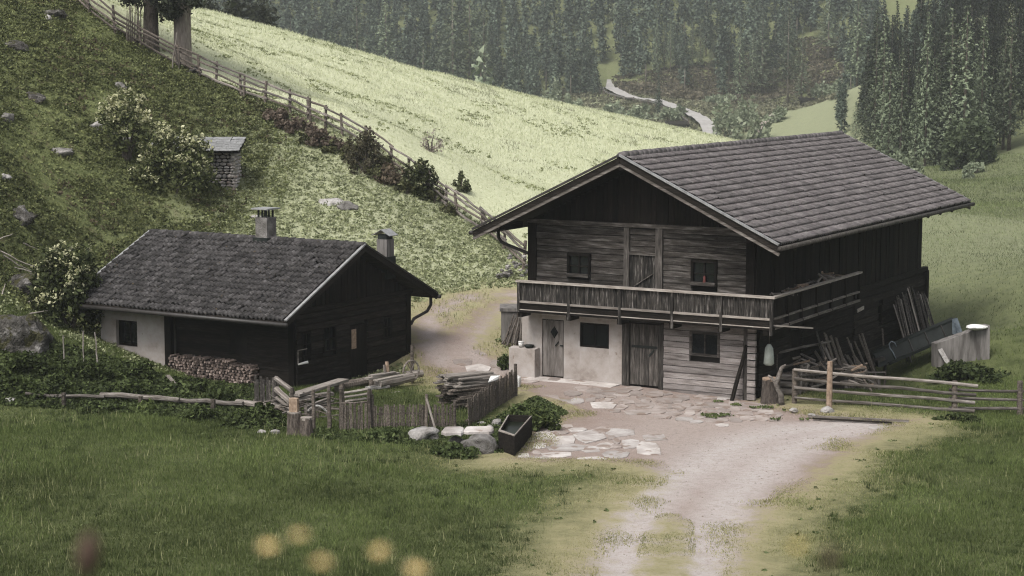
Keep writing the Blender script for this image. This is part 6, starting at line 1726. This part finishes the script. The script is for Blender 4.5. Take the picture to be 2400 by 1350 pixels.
# leafy herbs on the slope between cottage and fence, heath on the left
def clumps(name, x, y, per, rad, leaf, c1, c2, jit=.25, flat=.6):
    n = len(x); z = H(x, y); rr = rad * nr.uniform(.6, 1.4, n)
    P = np.repeat(np.stack([x, y, z], -1), per, 0); q = nr.normal(size=(n * per, 3)); q /= np.linalg.norm(q, axis=1)[:, None]; q[:, 2] = np.abs(q[:, 2]) * flat
    P = P + q * (np.repeat(rr, per) * nr.random(n * per) ** .4)[:, None]
    v, f = cloud(P, leaf, nr, 1.4, up=.5)
    t = np.repeat(nr.random(n), per)[:, None]; c = np.array(c1) * (1 - t) + np.array(c2) * t
    c = c * nr.uniform(1 - jit, 1 + jit, n * per)[:, None]
    tag(link(name, np_mesh(name, v, f, M['leaf'], False, np.repeat(c, 4, 0))), kind='stuff')
    print(name, len(f))
x, y, z = region(34000, -36, 4, 60, 96)
_, p, hh = zones(x, y); k = (hh > .35) & (fbm(np.stack([x * .5, y * .5, 0 * x], -1), 31, 3) > -.55) & ~in_building(x, y)
clumps("heath_scrub", x[k], y[k], 16, .24, .085, (.036, .045, .017), (.145, .156, .066))
x, y, z = region(60000, -36, 4, 60, 96); _, p, hh = zones(x, y); k = (hh > .2) & ~in_building(x, y)
clumps("heath_grass", x[k], y[k], 5, .16, .075, (.070, .086, .032), (.22, .24, .102), flat=.9)
x, y, z = region(7200, -36, 4, 60, 96)
_, p, hh = zones(x, y); k = (hh > .3) & (fbm(np.stack([x * .4, y * .4, 0 * x], -1), 37, 3) > .3)
clumps("dry_heath", x[k], y[k], 14, .22, .085, (.055, .042, .026), (.13, .105, .068))
x, y, z = region(30000, -24, 4, 61, 92, lambda x, y, z: ~in_building(x, y))
d, p, hh = zones(x, y); k = (hh < .5) & (d < -.6) & (y < np.interp(x, _fx, _fy) + 1.5) & (fbm(np.stack([x * .55, y * .4, 0 * x], -1), 41, 3) > -1.1)
clumps("slope_herbs", x[k], y[k], 8, .16, .075, (.10, .12, .055), (.36, .38, .22), jit=.3)
def pixmask(poly): return lambda x, y, z: poly_sdf(*[np.asarray(q) for q in PX(x, y, z)], np.array(poly)) > 0
x, y, z = region(26000, -18, 2, 49, 66, pixmask([(0, 800), (110, 800), (240, 835), (390, 885), (600, 905), (660, 940), (700, 1015), (650, 1012), (480, 985), (240, 965), (0, 948)]))
clumps("bank_undergrowth", x, y, 16, .17, .085, (.016, .022, .009), (.085, .11, .04))
x, y, z = region(20000, -9, 4, 48, 60, pixmask([(690, 1015), (800, 1000), (1060, 995), (1160, 985), (1260, 930), (1330, 970), (1250, 1000), (1180, 1060), (1060, 1062), (930, 1040), (760, 1030)]))
clumps("fence_weeds", x, y, 12, .12, .065, (.022, .032, .012), (.11, .14, .055))
x, y, z = region(20000, -18, 22, 33.5, 60, lambda x, y, z: (lambda d: (d < -.4) & (d > -9))(zones(x, y)[0])); k = nr.random(len(x)) < .05
clumps("lawn_herbs", x[k], y[k], 9, .07, .055, (.06, .08, .03), (.15, .18, .08))
# greenery in the joints of the flagstones
x, y, z = region(60000, -2, 16, 47, 62, pixmask([(1650, 935), (1830, 950), (1900, 985), (1760, 990), (1640, 975)])); k = vnoise(np.stack([x * 2.2, y * 2.2, 0 * x], -1), 51) > .45
clumps("joint_weeds", x[k], y[k], 5, .05, .045, (.05, .07, .025), (.13, .16, .06))
# small loose stones on the dirt
x, y, z = region(30000, -6, 18, 34, 76); d, _, _ = zones(x, y); k = (d > .1) & ~in_building(x, y) & (nr.random(len(x)) < .3 + .5 * (x < -1)); x, y, z = x[k], y[k], z[k]
P = np.stack([x, y, z - .05 * (d[k] > 0) + .008], -1); s_ = nr.uniform(.01, .032, len(x))[:, None]
oct_ = np.array([(1, 0, 0), (0, 1, 0), (-1, 0, 0), (0, -1, 0), (0, 0, .6), (0, 0, -.6)], float); of = np.array([(0, 1, 4), (1, 2, 4), (2, 3, 4), (3, 0, 4)])
v = (P[:, None] + s_[:, None] * oct_[None] * nr.uniform(.6, 1.3, (len(x), 6, 1))).reshape(-1, 3); f = (np.arange(len(x))[:, None, None] * 6 + of[None]).reshape(-1, 3)
tag(link("gravel", np_mesh("gravel", v, f, M['worn_flag'])), kind='stuff')

x, y, z = region(30000, -40, 40, 74, 178, lambda x, y, z: y > np.interp(x, _fx, _fy) + .5); k = (vnoise(np.stack([x * .35, y * .22, 0 * x], -1), 61) + .5 * vnoise(np.stack([x * 1.1, y * .7, 0 * x], -1), 62) > .42) & (x < 6 + .1 * y)
clumps("meadow_herbs", x[k], y[k], 6, .16, .10, (.13, .15, .07), (.27, .29, .15))

# ---- far road, hut, guard posts
def strip(name, pts, w, mat, lift=.25):
    pts = [Vector(p) for p in pts]
    q = []
    for i in range(len(pts) - 1):       # smooth and densify
        for k in range(8): q.append(pts[i].lerp(pts[i + 1], k / 8))
    q.append(pts[-1])
    for _ in range(6): q = [q[0]] + [(q[i - 1] + q[i] * 2 + q[i + 1]) / 4 for i in range(1, len(q) - 1)] + [q[-1]]
    V = []; Fa = []
    for i, p in enumerate(q):
        d = (q[min(i + 1, len(q) - 1)] - q[max(i - 1, 0)]); n_ = Vector((-d.y, d.x, 0)).normalized() * w / 2 * min(1, .25 + (len(q) - i) / 16)
        zc_ = max(h1(p.x, p.y), h1(p.x + n_.x, p.y + n_.y), h1(p.x - n_.x, p.y - n_.y)) + lift
        V += [(p.x + n_.x, p.y + n_.y, zc_), (p.x - n_.x, p.y - n_.y, zc_)]
        if i: Fa.append((2 * i - 2, 2 * i - 1, 2 * i + 1, 2 * i))
    o = link(name, np_mesh(name, V, Fa, mat, True)); return tag(o, kind='structure'), q
M['dirt_track'] = pmat('dirt_track', (.26, .22, .19), (.38, .33, .30), .5, bump=.2, rnd=0)
M['road'] = pmat("pale_gravel_road", (.25, .24, .23), (.34, .325, .315), .8, bump=.2, rnd=0)
RD = [AT(1668, 345, 318), AT(1664, 318, 330), AT(1640, 288, 342), AT(1612, 270, 352), AT(1565, 252, 366), AT(1520, 242, 378), AT(1460, 230, 390), AT(1432, 216, 402), AT(1424, 206, 414), AT(1431, 197, 424), AT(1427, 189, 436)]
road_, rq = strip("road", RD, 2.7, M['road'], .8)
T = Thing("guard_fence", "row of short guard posts along the far gravel road", "guard fence", rq[22])
for i in range(14, 66, 3):
    if i < len(rq) - 1:
        p = rq[i]; d = (rq[i + 1] - rq[i - 1]).normalized(); n_ = Vector((-d.y, d.x, 0)) * (2.5 if (Vector((-d.y, d.x, 0)).y < 0) else -2.5)
        b = seat(p + n_, .2); T.build(MB().box(b.x - .14, b.x + .14, b.y - .14, b.y + .14, b.z - .4, b.z + 1.0), "post", M['post_wood'])
        if i < 60:
            e = rq[i + 3] if i + 3 < len(rq) else rq[-1]; e = seat(e + n_, .2); T.build(MB().bar(up(b, .8), up(e, .8), .1, .22), "rail", M['concrete'])
x, y, z = region(16000, 18, 95, 398, 480, pixmask([(1440, 235), (1440, 180), (1760, 130), (1860, 90), (1990, 90), (1985, 225), (1900, 215), (1700, 255)])); clumps('forest_edge_scrub', x, y, 9, .8, .5, (.045, .038, .026), (.155, .135, .095))
strip("track", [AT(1735, 335, 300), AT(1762, 312, 312), AT(1800, 288, 330), AT(1830, 272, 345)], 2.0, M['dirt_track'], .25)
x, y, z = region(9000, 0, 90, 325, 440, pixmask([(1240, 225), (1420, 190), (1450, 215), (1640, 240), (1980, 190), (1985, 228), (1840, 262), (1760, 320), (1680, 345), (1500, 300), (1250, 250)])); k = slice(None); clumps('valley_scrub', x, y, 9, .7, .42, (.055, .055, .035), (.20, .195, .13))
def hut(label, px, py, d, wpx, hpx):
    g = AT(px, py, d); z = max(h1(g.x, d), g.z); s = d / F_PX; w, h = wpx * s / 2, hpx * s
    T = Thing("hut", label, "hut", Vector((g.x, d, z)))
    T.build(MB().box(g.x - w, g.x + w, d, d + 3, z - 1, z + h * .62), "wall", M['dark_wood_x'])
    for i in range(6): T.build(MB().box(g.x - w + i * 2 * w / 6 + .03, g.x - w + (i + 1) * 2 * w / 6 - .03, d - .06, d - .005, z - .9, z + h * .6), "board", M['grey_wood_z'])
    T.build(MB().hexa([(g.x - w * 1.25, d - .7, z + h * .62), (g.x + w * 1.25, d - .7, z + h * .56), (g.x + w * 1.25, d + 3.4, z + h * .95), (g.x - w * 1.25, d + 3.4, z + h), (g.x - w * 1.25, d - .7, z + h * .72), (g.x + w * 1.25, d - .7, z + h * .66), (g.x + w * 1.25, d + 3.4, z + h * 1.05), (g.x - w * 1.25, d + 3.4, z + h * 1.1)]), "roof", M['dark_wood_x'])
hut("tiny dark hut at the top of the small green field", 1897, 262, 362, 34, 20)
hut("tiny hut with a dark roof below the gravel road", 1588, 305, 338, 44, 16)

# ================================================================== blossoms close to the lens, and the valley air
def flower(label, px, py, d, size, c1, c2, seed, cat="flower", name="yellow_flower"):
    rr = np.random.default_rng(seed); p = AT(px, py, d); gz_ = h1(p.x, d)
    t = tag(empty(name, (p.x, d, gz_)), label, cat, "flowers close to the viewpoint")
    hh = p.z - gz_
    MB().tube([(0, 0, -.02), (rr.uniform(-.02, .02), .01, hh * .5), (0, 0, hh)], [.0016, .0013, .001], 5).build("stem", M['stem'], t)
    n = 16
    for i in range(n):
        a = 6.283 * i / n + rr.uniform(-.2, .2); e = rr.uniform(-.15, .5); l = size * rr.uniform(.8, 1.1)
        ca, sa = math.cos(a), math.sin(a); w = size * .22
        m = MB().add([(0, 0, hh), (ca * l * .55 - sa * w, sa * l * .55 + ca * w, hh + e * l * .5), (ca * l, sa * l, hh + e * l * .8), (ca * l * .55 + sa * w, sa * l * .55 - ca * w, hh + e * l * .5)], [(0, 1, 2, 3)])
        me = m.mesh("petal", M['petal']); a_ = me.attributes.new("col", 'FLOAT_COLOR', 'POINT')
        cc = np.array(c1) + (np.array(c2) - np.array(c1)) * rr.random(); a_.data.foreach_set("color", np.tile(np.append(cc, 1), 4).astype(np.float32))
        link("petal", me, t)
    m = MB().tube([(0, 0, hh - size * .1), (0, 0, hh + size * .3)], [size * .3, size * .2], 8); m.build("flower_head", M['flower_head'], t)
M['stem'] = pmat("flower_stem", (.07, .09, .03), (.10, .13, .05), 8)
M['flower_head'] = pmat("flower_centre", (.45, .30, .10), (.60, .42, .16), 20)
M['seed_head'] = pmat("brown_seed_head", (.04, .025, .02), (.09, .06, .045), 20)
Y1, Y2 = (.88, .70, .38), (.93, .80, .50)
for k, (lb, px, py, d, s) in enumerate([
    ("blurred yellow flower near the lens, leftmost of the five at the lower middle", 630, 1281, 1.75, .0125), ("blurred yellow flower near the lens, topmost of the five", 702, 1256, 1.75, .0125),
    ("blurred yellow flower near the lens, lowest left of the five", 753, 1320, 1.7, .0115), ("blurred yellow flower near the lens, fourth from the left", 888, 1294, 1.75, .0125), ("blurred yellow flower cut by the photo's lower edge", 976, 1338, 1.7, .014)]):
    flower(lb, px, py, d, s, Y1, Y2, 300 + k)
flower("blurred yellow flower alone at the lower right", 1868, 1281, 1.6, .009, (.62, .52, .18), (.74, .64, .26), 310)
for k, (lb, px, py, d, w, h) in enumerate([("dark brown blurred seed head at the lower left", 205, 1300, 1.7, .011, .045), ("faint brown blurred seed head at the lower right", 1943, 1312, 1.4, .006, .02)]):
    p = AT(px, py, d); z = h1(p.x, d); hh = p.z - z
    t = tag(empty("seed_head", (p.x, d, z)), lb, "seed head")
    MB().tube([(0, 0, -.02), (.0, .0, hh - h / 2)], .0015, 5).build("stem", M['stem'], t)
    MB().tube([(.004, 0, hh + h * .5), (.002, 0, hh + h * .2), (0, 0, hh - h * .2), (-.003, 0, hh - h * .55)], [w * .3, w, w, w * .3], 9).build("head", M['seed_head'], t, smooth=True)

HAZE = 0.0003
m, n, l, b = nmat("valley_air")
n.remove(b)
pv = n.new("ShaderNodeVolumePrincipled")
pv.inputs["Color"].default_value = (.86, .90, .93, 1); pv.inputs["Density"].default_value = HAZE; pv.inputs["Anisotropy"].default_value = .2
l.new(pv.outputs[0], n["Material Output"].inputs["Volume"])
hz = MB().box(-340, 340, -30, 700, float(gz.min()) - 1.2, 170).build("haze", m)
tag(hz, kind='stuff')
